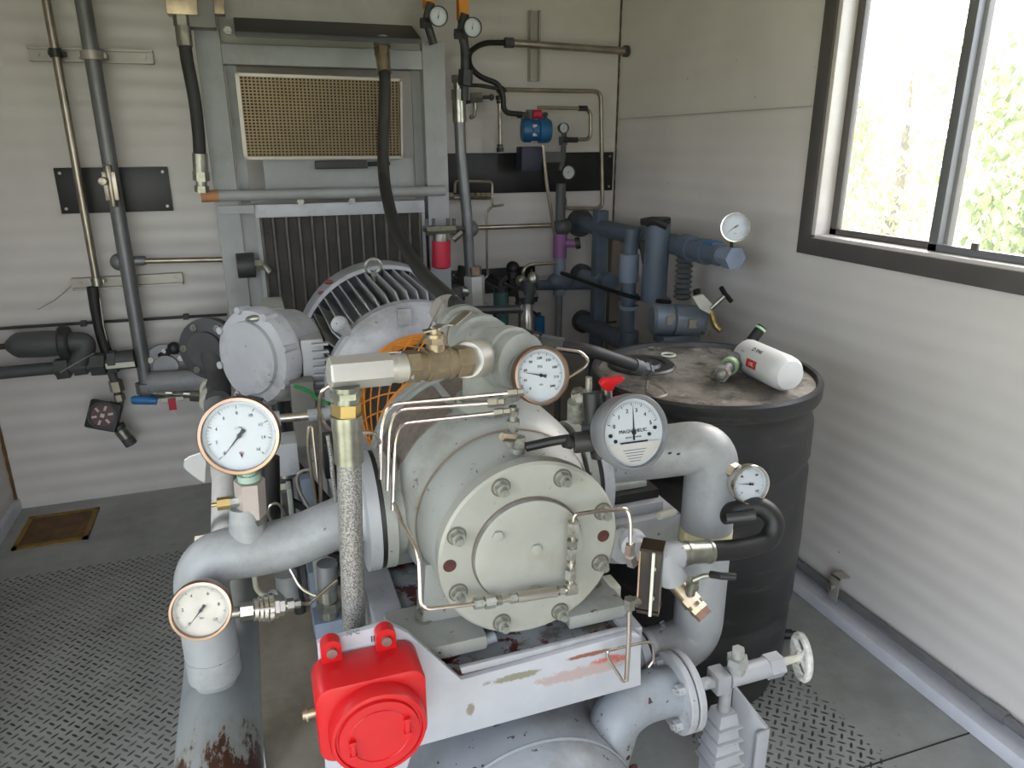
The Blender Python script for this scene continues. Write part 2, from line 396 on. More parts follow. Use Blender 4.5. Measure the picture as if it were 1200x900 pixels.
# ------------------------------------------------------------------ room
XL, XR, YB, YF, ZC = -1.12, 1.80, 3.53, -.7, 2.45
struct('floor', MB().b2((XL-.1, YF-.1, -.08), (XR+.1, YB+.1, 0)), 'floor')
struct('ceiling', MB().b2((XL-.1, YF-.1, ZC), (XR+.1, YB+.1, ZC+.06)), 'wall')
struct('wall_back', MB().sweep_corr((XL-.06, YB), (XR+.06, YB), 0, ZC, (0, -1)), 'wall', smooth=80)
ly0, ly1, lz0, lz1 = 1.42, 2.40, 1.22, 1.72
wl = MB(); wl.sweep_corr((XL, YF), (XL, -.6), 0, ZC, (1, 0)); wl.sweep_corr((XL, -.6), (XL, .8), 2.1, ZC, (1, 0)); wl.sweep_corr((XL, .8), (XL, ly0), 0, ZC, (1, 0)); wl.sweep_corr((XL, ly1), (XL, YB), 0, ZC, (1, 0)); wl.sweep_corr((XL, ly0), (XL, ly1), lz1, ZC, (1, 0)); wl.sweep_corr((XL, ly0), (XL, ly1), 0, lz0, (1, 0))  # unseen doorway and window gaps added in this wall to let light in
struct('wall_left', wl, 'wall', smooth=80)
# window opening: y 0.60..2.04, z 1.245..2.15
wy0, wy1, wz0, wz1 = .62, 2.04, 1.245, 2.18
wr = MB()
wr.sweep_corr((XR, YF), (XR, YB), 0, wz0, (-1, 0)); wr.sweep_corr((XR, YF), (XR, YB), wz1, ZC, (-1, 0))
wr.sweep_corr((XR, YF), (XR, wy0), wz0, wz1, (-1, 0)); wr.sweep_corr((XR, wy1), (XR, YB), wz0, wz1, (-1, 0))
struct('wall_right', wr, 'wall', smooth=80)
wf = MB()
wf.sweep_corr((XL, YF), (-.75, YF), 0, ZC, (0, 1)); wf.sweep_corr((.5, YF), (XR, YF), 0, ZC, (0, 1)); wf.sweep_corr((-.75, YF), (.5, YF), 2.1, ZC, (0, 1))
struct('wall_front', wf, 'wall', smooth=80)
struct('trim_1', MB().b2((XR-.006, 2.1, 1.665), (XR-.0005, YB, 1.667)), 'strut')
s1 = MB(); s1.tube([(XR-.006, .62, 0.02), (XR-.006, .665, .6), (XR-.006, .70, 1.19)], .0016, 6); struct('trim_2', s1, 'frame_d')
struct('trim_3', MB().b2((XL, YB-.008, 0), (XL+.012, YB, ZC)), 'hatch')
struct('trim_4', MB().b2((XR-.007, YB-.007, 0), (XR, YB, ZC)), mat('brown_corner_bead', '#5d4c3b', .7))
# kerb strip along the right wall
p0 = atZ(941, 681, 0); kx = 1.80
struct('baseboard_right', MB().b2((1.725, YF, 0), (XR, YB, .045)), 'kerb', bevel=.004)
struct('baseboard_left', MB().b2((XL, .8, 0), (XL+.02, YB, .05)), 'kerb')
sm = MB(); a = atZ(1010, 900, .001); b = atZ(1200, 838, .001); d = (b-a).normalized(); sm.box((a+b)/2, ((b-a).length+.3, .004, .0016), rz=math.atan2(d.y, d.x))
struct('trim_5', sm, 'dark')

# windows: the right one is in view, the unseen left one added for sunlight
def window(nm, X, sg, y0, y1, z0, z1, ym):
    e = Thing(nm, '', '', (X, (y0+y1)/2, z0)); del e.e['label']; del e.e['category']; e.e['kind'] = 'structure'
    def bb(q, xa, ya, za, xb, yb, zb): q.b2((X+sg*xa, ya, za), (X+sg*xb, yb, zb))
    c = MB(); t_ = .055
    for (ya, yb, za, zb) in ((y0-t_, y1+t_, z0-t_, z0), (y0-t_, y1+t_, z1, z1+t_), (y1, y1+t_, z0, z1), (y0-t_, y0, z0, z1)): bb(c, -.022, ya, za, -.001, yb, zb)
    e.part('casing', c, 'alu', bevel=.002)
    j = MB(); g = .018
    for (ya, yb, za, zb) in ((y1-g, y1, z0, z1), (y0, y0+g, z0, z1), (y0, y1, z0, z0+.012), (y0, y1, z1-.012, z1)): bb(j, -.015, ya, za, .075, yb, zb)
    e.part('jamb', j, 'vinyl', bevel=.002)
    for (ya, yb, xx, k) in ((ym-.01, y1-g, .055, 'alu'), (y0+g, ym+.03, .03, 'grey_rim')):
        s = MB(); q = .03
        bb(s, xx-.011, ya, z0+.012, xx+.011, yb, z0+.012+q*.7); bb(s, xx-.011, ya, z1-.012-q, xx+.011, yb, z1-.012); bb(s, xx-.011, ya, z0+.012, xx+.011, ya+q, z1-.012); bb(s, xx-.011, yb-q, z0+.012, xx+.011, yb, z1-.012)
        so = e.part('sash', s, k, bevel=.0015); p = MB(); bb(p, xx-.002, ya+q, z0+.03, xx+.002, yb-q, z1-.04)
        e.part('pane', p, 'window_glass', parent=so)
    for yy in (ym-.12, ym-.34): p = MB(); bb(p, .012, yy-.01, z0+.03, .02, yy+.01, z0+.05); e.part('latch', p, 'alu', bevel=.002)
window('window_1', XR, 1, wy0, wy1, wz0, wz1, atX(1120, 200, XR+.04).y)
window('added_window', XL, -1, ly0, ly1, lz0, lz1, 2.02)

# ------------------------------------------------------------------ outdoors seen through the window
struct('ground', MB().b2((-60, -60, -.7), (60, 60, -.6)), 'grass')
def tree(x, y, h, w, m_, seed, label):
    rnd = random.Random(seed); T = Thing('tree', label, 'tree', (x, y, -.6), 'trees outside the window')
    tr = MB(); tr.tube([(x, y, -.65), (x+.1, y, h*.4-.6), (x, y+.05, h*.8-.6)], .12, 8, radii=[.14, .1, .04]); T.part('trunk', tr, 'bark')
    cb = MB(); clumps = [(V((x+rnd.uniform(-w, w)*.6, y+rnd.uniform(-w, w)*.6, -.6+h*rnd.uniform(.12, .9))), rnd.uniform(.35, .6)*w*.8) for _ in range(26)]
    for c, r in clumps:
        for _ in range(110):
            d = V((rnd.gauss(0, 1), rnd.gauss(0, 1), rnd.gauss(0, 1))).normalized(); p = c+d*r*rnd.uniform(.5, 1)
            n = V((rnd.gauss(0, 1), rnd.gauss(0, 1), rnd.gauss(0, 1))).normalized(); u, v, q = frame(n); s = rnd.uniform(.05, .11)
            cb.add([p-u*s*.6, p-v*s+q*s*.15, p+u*s*.6, p+v*s+q*s*.15], [(0, 1, 2, 3)])
    T.part('crown', cb, m_)
for i, (x, y, h, w, m_, lb) in enumerate([
    (9, 10.6, 3.3, 1.3, 'leaf2', 'pale green tree seen in the left pane of the window'),
    (12, 17.5, 4.2, 1.9, 'leaf', 'rounded tree farthest left outside the window'),
    (13, 12.5, 4.4, 1.7, 'leaf2', 'taller tree behind the window mullion'),
    (9.5, 6.6, 3.6, 1.4, 'leaf', 'leafy green tree filling the right window pane'),
    (15, 8.0, 4.9, 1.9, 'leaf', 'tall tree rising behind the others in the right pane'),
    (9.5, 2.6, 3.9, 1.4, 'leaf2', 'tree at the far right edge of the window view')]):
    tree(x, y, h, w, m_, i+3, lb)
fb = MB(); fb.b2((4.6, -3, -.6), (4.75, 9.5, .62))
solo('parapet', 'low white wall outside below the trees', 'wall', fb, 'white')

# ------------------------------------------------------------------ gauges
def gauge(name, label, c, n, R, rim, ang, nums=None, tick=36, roll=0, title=None, depth=.035, needle_m='ink', group=None, tail=True, dialm='dial', extra=None, span=(225, -45), numsize=.13):
    n = V(n).normalized(); c = V(c)
    up = (V((0, 0, 1)) - n*n.z).normalized(); up = Quaternion(n, math.radians(roll)) @ up; rt = up.cross(n)
    T = Thing(name, label, 'gauge', c-n*depth, group)
    k = MB(); k.lathe(c, n, [(R*.55, -depth), (R*.9, -depth), (R*.95, -depth*.8), (R*.95, -.012), (R*.9, -.012)], 48); T.part('case', k, rim if rim != 'copper' else 'steel')
    b = MB(); w = R*.1
    b.lathe(c, n, [(R*.94, -depth*.45), (R, -depth*.4), (R, .001), (R-.25*w, .0035), (R-w, .004), (R-w*1.15, 0), (R-w*1.15, -.008), (R*.94, -depth*.45)], 64, closed=False); T.part('bezel', b, rim)
    f = MB(); f.lathe(c, n, [(R*.9, -.009), (R*.9, -.0065)], 48); T.part('dial', f, dialm)
    z = -.006; tk = MB(); rr = R*.9
    def pol(r, a): a = math.radians(a); return c + (rt*math.cos(a)+up*math.sin(a))*r + n*z
    for i in range(tick+1):
        a = span[0]+(span[1]-span[0])*i/tick; L = .09 if i % 5 == 0 else .05; q = math.radians(a); d = rt*math.cos(q)+up*math.sin(q); s = n.cross(d)
        p = pol(rr*.86, a); wd = rr*(.012 if i % 5 == 0 else .006)
        tk.add([p-s*wd, p+s*wd, p+s*wd-d*rr*L, p-s*wd-d*rr*L], [(0, 1, 2, 3)])
    N = 60
    for r0 in (.875,):
        tk.add([pol(rr*(r0+(.008 if j else 0)), span[0]+(span[1]-span[0])*i/N) for i in range(N+1) for j in (0, 1)], [(2*i, 2*i+1, 2*i+3, 2*i+2) for i in range(N)])
    T.part('scale', tk, 'ink')
    z = -.0058
    if nums:
        for i, s in enumerate(nums):
            a = span[0]+(span[1]-span[0])*i/(len(nums)-1); T.text('numeral', s, rr*numsize*1.3, pol(rr*.64, a), rt, up)
    if title:
        for (s, dy, sz, mm) in title: T.text('dial_text', s, rr*sz, c+up*rr*dy+n*z, rt, up, mm)
    z = -.0035; nd = MB(); q = math.radians(ang); d = rt*math.cos(q)+up*math.sin(q); s = n.cross(d); o = c+n*z; th = n*.0006
    nd.prism([o+d*rr*.8, o+s*rr*.028, o-d*rr*.22+s*rr*(.07 if tail else .03), o-d*rr*.22-s*rr*(.07 if tail else .03), o-s*rr*.028], th)
    nd.lathe(o, n, [(rr*.07, 0), (rr*.07, .0014)], 16); T.part('needle', nd, needle_m)
    if extra: extra(T, c, n, rt, up, rr)
    g = MB(); g.lathe(c, n, [(R*.895, 0), (R*.895, .0012)], 40); T.part('lens', g, 'gauge_glass')
    return T
def nuts(mb, a, b, r, k=2):   # a little hex union between a and b
    a = V(a); b = V(b); d = b-a
    for i in range(k):
        mb.hex(a+d*(i/k+.05), a+d*((i+1)/k-.08), r*(1 if i % 2 == 0 else .85)); 
    mb.cyl(a, b, r*.6, n=12)
def band_tube(pts_px, Y, rpx, **k):
    P = [at(x, y, (yy[0] if yy else Y)) for x, y, *yy in pts_px]; return P, rpx*mp(P[0])
def tube_thing(name, label, cat, pts, Y, rpx, m_, fillet=.02, group=None, n=10, extra=None):
    P, r = band_tube(pts, Y, rpx); mb = MB(); mb.tube(P, r, n, fillet)
    T = Thing(name, label, cat, P[0], group); T.part('run', mb, m_)
    if extra: extra(T, P, r)
    return T
def ends(m_, kr=2.0, L=.02):
    def f(T, P, r):
        for a, b in ((P[0], P[1]), (P[-1], P[-2])):
            d = (b-a).normalized(); q = MB(); q.hex(a, a+d*L, r*kr); q.hex(a+d*L*1.1, a+d*L*1.7, r*kr*.8); T.part('compression_nut', q, m_)
    return f

# ------------------------------------------------------------------ back wall, left
YW = 3.50
def strut(px0, px1, label, vertical=False):
    a = at(*px0, YW); b = at(*px1, YW); q = MB(); h = .021
    if vertical:
        for s in (-1, 1): q.b2((a.x+s*h-.004, YW-.012, b.z), (a.x+s*h+.004, YB-.001, a.z))
        q.b2((a.x-h, YW+.008, b.z), (a.x+h, YB-.001, a.z))
    else:
        z = (a.z+b.z)/2
        for s in (-1, 1): q.b2((a.x, YW-.012, z+s*h-.004), (b.x, YB-.001, z+s*h+.004))
        q.b2((a.x, YW+.008, z-h), (b.x, YB-.001, z+h))
        for x in (a.x+.03, b.x-.03): q.cyl((x, YW, z), (x, YB-.01, z), .008, n=8)
    return solo('strut_channel', label, 'bracket', q, 'strut', 'strut channels on the back wall')
strut((33, 64), (179, 66), 'zinc strut channel high on the back wall behind two upright conduits')
strut((84, 332), (214, 328), 'zinc strut channel on back wall below the black panel')
strut((627, 12), (627, 95), 'short upright strut channel near the upper right of the back wall', True)
def panel(a, b, label, name='wall_plate'):
    p = at(*a, YB-.02); q = at(*b, YB-.02); T = Thing(name, label, 'panel', (p.x, YB-.012, q.z), 'black backing panels')
    T.part('plate', MB().b2((p.x, YB-.018, q.z), (q.x, YB+.002, p.z)), 'blackp', bevel=.001)
    sc = unit_mesh('screw', lambda k: k.cyl((0, 0, 0), (0, 0, .004), .006, n=10), 'bolt')
    for x in (p.x+.02, q.x-.02):
        for z in (p.z-.02, q.z+.02): T.inst('screw', sc, (x, YB-.018, z), (0, -1, 0))
panel((62, 197), (203, 247), 'black rectangular panel on the back wall at left behind the conduits')
panel((487, 180), (717.5, 223), 'long black panel on the back wall at right behind gauges and tubing')
panel((527, 318), (627, 340), 'small low black panel on the back wall behind regulators')
# conduits
def conduit(name, label, pts, Y, rpx, m_, clamps=()):
    P, r = band_tube(pts, Y, rpx); T = Thing(name, label, 'conduit', P[-1]); T.part('run', MB().tube(P, r, 16, .05), m_)
    for (x, y, mm) in clamps:
        p = at(x, y, Y); i = min(range(len(P)-1), key=lambda k: ((P[k]+P[k+1])/2-p).length); d = (P[i+1]-P[i]).normalized()
        q = MB(); q.cyl(p-d*.014, p+d*.014, r*1.35, n=16); q.box(p+V((0, .02, 0)), (r*3.2, .03, .016)); T.part('clamp', q, mm)
    return T
def vert(name, label, x0, y0, y1, Y, rpx, m_, m2=None, clamps=(), top_extra=0, cat='conduit'):
    a = at(x0, y0, Y); zb = at(x0, y1, Y).z   # approximate lower height, then exact x
    # find z where the projected row is y1
    for _ in range(6):
        p = V((a.x, Y, zb)); q = p-CAM; row = 450-FPX*q.dot(cu)/q.dot(fwd); zb += (row-y1)*mp(p)
    T = Thing(name, label, cat, (a.x, Y, zb)); r = rpx*mp(a); T.part('run', MB().cyl((a.x, Y, zb), (a.x, Y, min(ZC, a.z+top_extra)), r, n=16), m_)
    for (y, mm) in clamps:
        z = zb
        for _ in range(6):
            p = V((a.x, Y, z)); q = p-CAM; row = 450-FPX*q.dot(cu)/q.dot(fwd); z += (row-y)*mp(p)
        k = MB(); k.cyl((a.x, Y, z-.016), (a.x, Y, z+.016), r*1.4, n=16); k.b2((a.x-r*1.7, Y, z-.008), (a.x+r*1.7, min(YB-.002, Y+.06), z+.008)); T.part('clamp', k, mm)
    return T, a.x, zb, r
vert('conduit', 'thin worn metal conduit running down the far left back wall', 54, 0, 330, 3.44, 5, 'conduit_w', clamps=((62, 'dark'), (330, 'zinc')), top_extra=.3)
T, cx, cz, cr_ = vert('conduit', 'thick dull grey conduit rising past the black panel at left', 97, 0, 452, 3.40, 9, 'conduit', clamps=((65, 'strut'),), top_extra=.3)
el = at(140, 307, 3.42); q = MB(); q.sph(el, .036, 16, 10, (1, .8, 1)); q.cyl(el, el+V((.10, 0, .001)), .018); T.part('elbow_body', q, 'conduit')
q = MB(); p = at(170, 448, 3.40); q.hex((cx, 3.40, p.z-.05), (cx, 3.40, p.z), .045); q.cyl((cx, 3.4, p.z-.09), (cx, 3.4, p.z-.05), .036); T.part('bottom_union', q, 'conduit')
p = at(130, 218, 3.36); q = MB(); q.box(p, (.05, .03, .11)); q.cyl(p+V((0, 0, -.08)), p+V((0, 0, .08)), .018); q.cyl(p+V((-.02, -.02, .02)), p+V((-.02, -.05, .02)), .016); 
solo('conduit_fitting', 'small metal fitting behind the thick conduit on the black panel', 'fitting', q, 'conduit_w', bevel=.004)
P = [at(159, 306, 3.42), at(262, 304, 3.42)]; T = Thing('pipe', 'short stainless pipe running level from thick conduit to frame post', 'pipe', P[0])
T.part('run', MB().tube(P, .0115, 14), 'conduit_w'); T.part('collar', MB().cyl(P[0]-V((.01, 0, 0)), P[0]+V((.03, 0, 0)), .02), 'conduit')
T = Thing('sensor_fitting', 'round brown threaded fitting on the frame post beside the cooler', 'fitting', at(290, 311, 3.0))
p = at(289, 311, 3.02); T.part('body', MB().cyl(p-V((.035, 0, 0)), p+V((.03, 0, 0)), .048, n=24), 'dark', bevel=.004)
T.part('nipple', MB().hex(p+V((.03, 0, 0)), p+V((.06, 0, 0)), .024).cyl(p+V((.06, 0, 0)), p+V((.085, -.02, -.03)), .012), 'bolt')
tube_thing('conduit', 'very thin horizontal line clipped across the left back wall', 'conduit', [(-30, 387), (98, 378.5), (266, 368.5)], 3.505, 1.8, 'dark', extra=lambda T, P, r: [T.part('clip', MB().box(at(x, y, 3.505), (.022, .03, .022)), 'dark') for x, y in ((98, 379), (218, 371))])
tube_thing('wire', 'fine stray wire hanging from strut channel on left back wall', 'wire', [(84, 335), (64, 352), (44, 363)], 3.49, .7, 'strut', .01, n=6)

# black flexible conduit + valve + round vent
T = Thing('flexible_conduit', 'black flexible conduit dropping from thin conduit to the wall pipework', 'conduit', at(124, 415, 3.42))
P = [at(x, y, 3.43) for x, y in ((108, 336), (112, 362), (118, 392), (127, 418), (134, 436))]; T.part('sleeve', MB().tube(P, .022, 12, .05), 'hose')
P = [at(x, y, 3.42) for x, y in ((117, 350), (121, 380), (126, 402), (120, 408))]; T.part('cable_tie', MB().tube(P, .003, 6, .02), 'strut')
T = Thing('drop_pipe', 'dark drop pipe with reducer leading down to the square vent flange', 'pipe', at(142, 465, 3.42))
P = [at(x, y, 3.40) for x, y in ((129, 430), (137, 456), (141, 472), (136, 476), (128, 474))]; q = MB(); q.tube(P, .017, 12, .02); T.part('run', q, 'dark_pipe')
q = MB(); q.hex(at(135, 446, 3.40), at(138, 458, 3.40), .028); q.hex(at(139, 462, 3.40), at(141, 469, 3.40), .022); T.part('union', q, 'conduit_w')
T = Thing('sight_indicator', 'black square flanged indicator with round red-brown window low on back wall', 'gauge', at(122, 500, 3.43))
c = at(122, 487, 3.38); n = V((-.05, -1, .35)).normalized(); u, v, w = frame(n, (.3, 0, 1)); Rm = Matrix((u, v, w)).transposed()
q = MB(); q.box(c, (.125, .125, .05), ax=Rm); T.part('body', q, 'black', bevel=.012)
q = MB(); q.band(c, n, .048, .058, .02, .034, 32); T.part('ring', q, 'dark')
q = MB(); q.lathe(c, n, [(.047, .02), (.047, .028)], 24); T.part('window_disc', q, mat('indicator_maroon', '#5a3033', .4))
q = MB()
for i in range(6):
    a = i*PI/3+.4; d = (u*math.cos(a)+v*math.sin(a)); q.box(c+d*.032+n*.0285, (.02, .009, .001), ax=Matrix((d, n.cross(d), n)).transposed())
q.box(c+n*.0285, (.016, .016, .003), ax=Rm); T.part('spokes', q, 'silver_label')
q = MB(); q.cyl(c+V((.045, 0, -.05)), c+V((.085, 0, -.145)), .026, n=20); T.part('stub', q, 'dark_pipe'); q = MB(); q.cyl(c+V((.052, 0, -.07)), c+V((.07, 0, -.11)), .0275, n=20); T.part('collar', q, 'zinc')

# pressure regulator / filter at far left
T = Thing('line_filter', 'dark grey cylindrical filter lying on the far left wall pipework', 'filter', at(50, 425, 3.40))
a = at(14, 405, 3.40); b = at(70, 402, 3.40); d = (b-a).normalized()
q = MB(); q.lathe(a, d, [(.02, -.02), (.04, 0), (.052, .02), (.055, (b-a).length-.06), (.052, (b-a).length)], 28); T.part('canister', q, 'dark_pipe')
q = MB(); q.lathe(b, d, [(.066, 0), (.072, .008), (.072, .03), (.066, .038)], 28); T.part('clamp_ring', q, 'dark')
q = MB(); q.tube([b+d*.03, b+d*.10, at(93, 425, 3.40)], .042, 16, .08); T.part('outlet_elbow', q, 'dark_pipe')
T.part('inlet_tube', MB().tube([at(-20, 408, 3.40), a], .012, 10), 'dark')
T = Thing('wall_pipe', 'dark horizontal pipe with unions running in from the left frame edge', 'pipe', at(60, 437, 3.40))
P = [at(-40, 441, 3.40), at(66, 431, 3.40), at(160, 423, 3.40)]; q = MB(); q.tube(P, .026, 16); T.part('run', q, 'dark_pipe')
q = MB(); a, b = at(64, 433, 3.40), at(105, 428, 3.40); nuts(q, a, b, .045, 2); T.part('union', q, 'dark_pipe')
q = MB(); a, b = at(107, 427, 3.40), at(124, 426, 3.40); q.hex(a, b, .05); a, b = at(128, 424, 3.38), at(158, 420, 3.38); q.cyl(a, b, .04); q.hex(a, a+V((.03, 0, 0)), .05); T.part('valve_body', q, 'dark_pipe')
T.part('nameplate', MB().box(at(141, 428, 3.335), (.11, .004, .022)), 'cream'); T.part('tag_wire', MB().tube([at(110, 414, 3.35), at(90, 425, 3.35), at(70, 437, 3.34)], .002, 6), 'strut')
# ball valve with blue grip and pipe to the right
T = Thing('ball_valve', 'small ball valve with blue lever grip under the thick conduit', 'valve', at(195, 472, 3.38))
a, b = at(178, 459, 3.36), at(240, 462, 3.36); q = MB(); nuts(q, a, b, .035, 3); T.part('body', q, 'zinc')
T.part('lever', MB().box(at(190, 469, 3.31), (.17, .006, .018)), 'zinc')
a, b = at(154, 469, 3.30), at(184, 470, 3.30); T.part('grip', MB().tube([a, a+V((.01, 0, 0)), b], .018, 12, radii=[.014, .019, .017]), 'blueh')
T.part('red_tag', MB().box(at(202, 474, 3.30), (.03, .006, .05)), 'redf'); T.part('tag_tie', MB().tube([at(202, 480, 3.3), at(206, 487, 3.3)], .003, 6), 'white')
T = Thing('wall_pipe', 'thick grey pipe with bolted flange ending behind the round junction box', 'pipe', at(215, 455, 3.30))
P = [at(176, 448, 3.34), at(250, 444, 3.30), at(262, 440, 3.2)]; q = MB(); q.tube(P, .045, 20); T.part('run', q, 'pipe_g')
c = at(196, 428, 3.42); q = MB(); q.lathe(c, (0, -1, .1), [(.09, -.02), (.095, -.01), (.095, .02), (.05, .03), (.05, .05)], 32); T.part('flange', q, 'conduit')
bolt_small = unit_mesh('bolt', lambda k: (k.hex((0, 0, 0), (0, 0, .012), .014), k.cyl((0, 0, .012), (0, 0, .022), .007, n=10)), 'bolt')
for i in range(6):
    a_ = i*PI/3+.5; T.inst('bolt', bolt_small, c+V((math.cos(a_)*.07, -.022, math.sin(a_)*.07)), (0, -1, .1))
q = MB(); q.sph(at(204, 408, 3.38), .028, 12, 8); q.cyl(at(204, 408, 3.38), at(188, 418, 3.4), .016); T.part('knob', q, 'dark')
T = Thing('pipe_flange', 'dark grey flanged coupling standing left of the round junction box', 'flange', at(245, 445, 3.0))
c = at(247, 408, 3.0); q = MB(); q.lathe(c, (-.5, -1, .1), [(.115, -.03), (.12, -.02), (.12, .02), (.07, .03), (.07, .05)], 36); T.part('disc', q, 'dark_pipe')
for i in range(6):
    a_ = i*PI/3; u, v, w = frame((-.5, -1, .1)); T.inst('bolt', bolt_small, c+(u*math.cos(a_)+v*math.sin(a_))*.095+w*.021, w)
q = MB(); q.tube([c, at(256, 445, 2.9), at(256, 470, 2.75)], .045, 16, .04); T.part('neck', q, 'dark_pipe')
# floor hatch
h = [atZ(118, 597, .003), atZ(100, 633, .003), atZ(14, 643, .003), atZ(36, 604, .003)]
xs = sorted(p.x for p in h); ys = sorted(p.y for p in h); x0, x1 = (xs[0]+xs[1])/2, (xs[2]+xs[3])/2; y0, y1 = (ys[0]+ys[1])/2, (ys[2]+ys[3])/2
T = Thing('floor_hatch', 'rusty orange rectangular hatch plate in floor by the back wall', 'hatch', ((x0+x1)/2, (y0+y1)/2, 0))
T.part('lid', MB().b2((x0+.02, y0+.02, 0), (x1-.02, y1-.02, .004)), 'hatch')
q = MB(); 
for A, B in (((x0, y0), (x1, y0+.02)), ((x0, y1-.02), (x1, y1)), ((x0, y0), (x0+.02, y1)), ((x1-.02, y0), (x1, y1))): q.b2((*A, 0), (*B, .007))
T.part('rim', q, 'hatch_rim')

# ------------------------------------------------------------------ support frame, cooler, filter screen
YFm = 3.02
T = Thing('support_frame', 'grey welded steel frame standing in front of the back wall', 'frame', (.3, YFm+.04, 0))
a = at(226, 30, YFm); b = at(256, 30, YFm)
lx0, lx1 = a.x, b.x
q = MB(); q.b2((lx0, YFm, 0), (lx1, YFm+.09, ZC)); T.part('post', q, 'frame_g', bevel=.004)
q = MB(); q.b2((lx1, YFm+.02, 0), (lx1+.062, YFm+.032, at(290, 245, YFm).z)); T.part('post_flange', q, 'frame_g')
a = at(497, 120, YFm); b = at(523, 120, YFm); q = MB(); q.b2((a.x, YFm, 0), (b.x, YFm+.09, at(500, 48, YFm).z)); T.part('post', q, 'frame_g', bevel=.004); rx0, rx1 = a.x, b.x
za = at(300, 52, YFm).z; zb = at(300, 76, YFm).z; q = MB(); q.b2((lx1, YFm+.005, zb), (rx0, YFm+.085, za)); T.part('top_beam', q, 'frame_g', bevel=.004)
zc = at(380, 5, YFm).z; q = MB(); q.b2((lx1, YFm+.03, za), (rx0+.03, YFm+.045, ZC)); T.part('sheet_panel', q, 'panelw')
q = MB(); x0 = at(276, 40, YFm-.1).x; x1 = at(492, 45, YFm-.1).x; zt = at(300, 27, YFm).z; zl = at(300, 49, YFm-.12).z
q.prism([(x0, YFm+.03, zt+.02), (x0, YFm-.13, zl+.03), (x0, YFm-.13, zl+.012), (x0, YFm+.03, zt-.03)], (x1-x0, 0, 0)); T.part('drip_shelf', q, 'dark', bevel=.002)
z1 = at(300, 222, YFm-.03).z; z2 = at(300, 235, YFm-.03).z; rr = (z1-z2)/2; xa = at(246, 229, YFm-.03).x; xb = at(521, 229, YFm-.03).x
q = MB(); q.cyl((xa, YFm-.03, (z1+z2)/2), (xb, YFm-.03, (z1+z2)/2), rr, n=20); T.part('pipe_rail', q, 'frame_g')
q = MB(); q.cyl((xa-.03, YFm-.03, (z1+z2)/2), (xa+.03, YFm-.03, (z1+z2)/2), rr*1.06, n=20); T.part('rusty_end_cap', q, mat('rust_orange', '#a0714e', .7), label='rusty orange pipe rail end')
z3 = at(400, 252, YFm).z; x2 = at(298, 245, YFm).x; x3 = at(497, 240, YFm).x; zm = at(400, 237, YFm).z
q = MB(); q.b2((x2, YFm-.01, z3), (x3, YFm+.03, zm)); T.part('cooler_header_rail', q, 'paint_b', bevel=.003)
q = MB(); q.b2((lx0+.01, YFm-.02, zm-.03), (x2, YFm+.02, zm)); T.part('short_rail', q, 'frame_g')
# inner posts beside filter
for xx in ((284, 200), (487, 100)):
    a = at(*xx, YFm+.06); q = MB(); q.b2((a.x-.018, YFm+.05, zm), (a.x+.018, YFm+.06, zb)); T.part('inner_upright', q, 'frame_g')
for (px, py) in ((412, 236), (352, 236), (267, 36)):
    T.inst('bolt', bolt_small, at(px, py, YFm-.012), (0, -1, 0))
# cooler
z4 = .38; T = Thing('air_cooler', 'dark finned cooler core with vertical ribs behind the motor', 'cooler', ((x2+x3)/2, YFm+.03, z4))
q = MB(); nr = 13; pts = []; y0 = YFm+.005; W_ = x3-x2-.03
N = 200
prof = [(x2+.015+W_*i/N, y0-.011*max(0, math.cos(2*PI*i/N*nr))**3) for i in range(N+1)]
q.prism([(x, y, z4) for x, y in prof]+[(x2+W_+.015, YFm+.08, z4), (x2+.015, YFm+.08, z4)], (0, 0, z3-z4)); T.part('core', q, 'core', smooth=60)
q = MB()
for i in range(nr+1): xr2 = min(max(x2+.015+W_*i/nr, x2+.02), x2+W_+.01); q.cyl((xr2, y0-.008, z4), (xr2, y0-.008, z3), .005, n=8)
T.part('tube_ribs', q, mat('lighter_rib_brown', '#544e48', .5, var=.4, vs=20))  # ribs in a lighter brown than the core
q = MB(); q.b2((x2, YFm-.008, z4), (x2+.014, YFm+.085, z3)); T.part('side_plate', q, 'frame_g')
q = MB(); q.b2((x3-.014, YFm-.008, z4), (x3, YFm+.085, z3)); T.part('side_plate', q, 'frame_g')
q = MB(); q.b2((x2, YFm-.02, z4-.05), (x3, YFm+.1, z4)); T.part('bottom_tank', q, 'frame_g'); 
q = MB(); q.b2((x2, YFm+.02, 0), (x2+.05, YFm+.07, z4-.05)); T.part('foot', q, 'frame_g'); q = MB(); q.b2((x3-.05, YFm+.02, 0), (x3, YFm+.07, z4-.05)); T.part('foot', q, 'frame_g')
# filter screen (tilted in the opening)
c0, c1, c2, c3 = at(275, 85, 3.02), at(471, 92, 3.02), at(472.5, 186, 3.05), at(286, 187, 3.05)
T = Thing('air_filter_panel', 'rectangular brown mesh filter panel in a bright aluminium frame', 'filter', (c3+c2)/2)
ux = (c1-c0).normalized(); uz = (c0-c3).normalized(); nn = ux.cross(uz).normalized()*-1
if nn.y > 0: nn = -nn
def para(mb, u0, u1, v0, v1, d0, d1):
    f = lambda u, v, d: c3*(1-u)*(1-v)+c2*u*(1-v)+c1*u*v+c0*(1-u)*v+nn*d
    mb.hexa8([f(u0, v0, d0), f(u1, v0, d0), f(u1, v0, d1), f(u0, v0, d1), f(u0, v1, d0), f(u1, v1, d0), f(u1, v1, d1), f(u0, v1, d1)])
q = MB(); para(q, 0, 1, 0, .035, -.03, .004); para(q, 0, 1, .965, 1, -.03, .004); para(q, 0, .022, 0, 1, -.03, .004); para(q, .985, 1, 0, 1, -.03, .004); T.part('frame', q, 'strut')
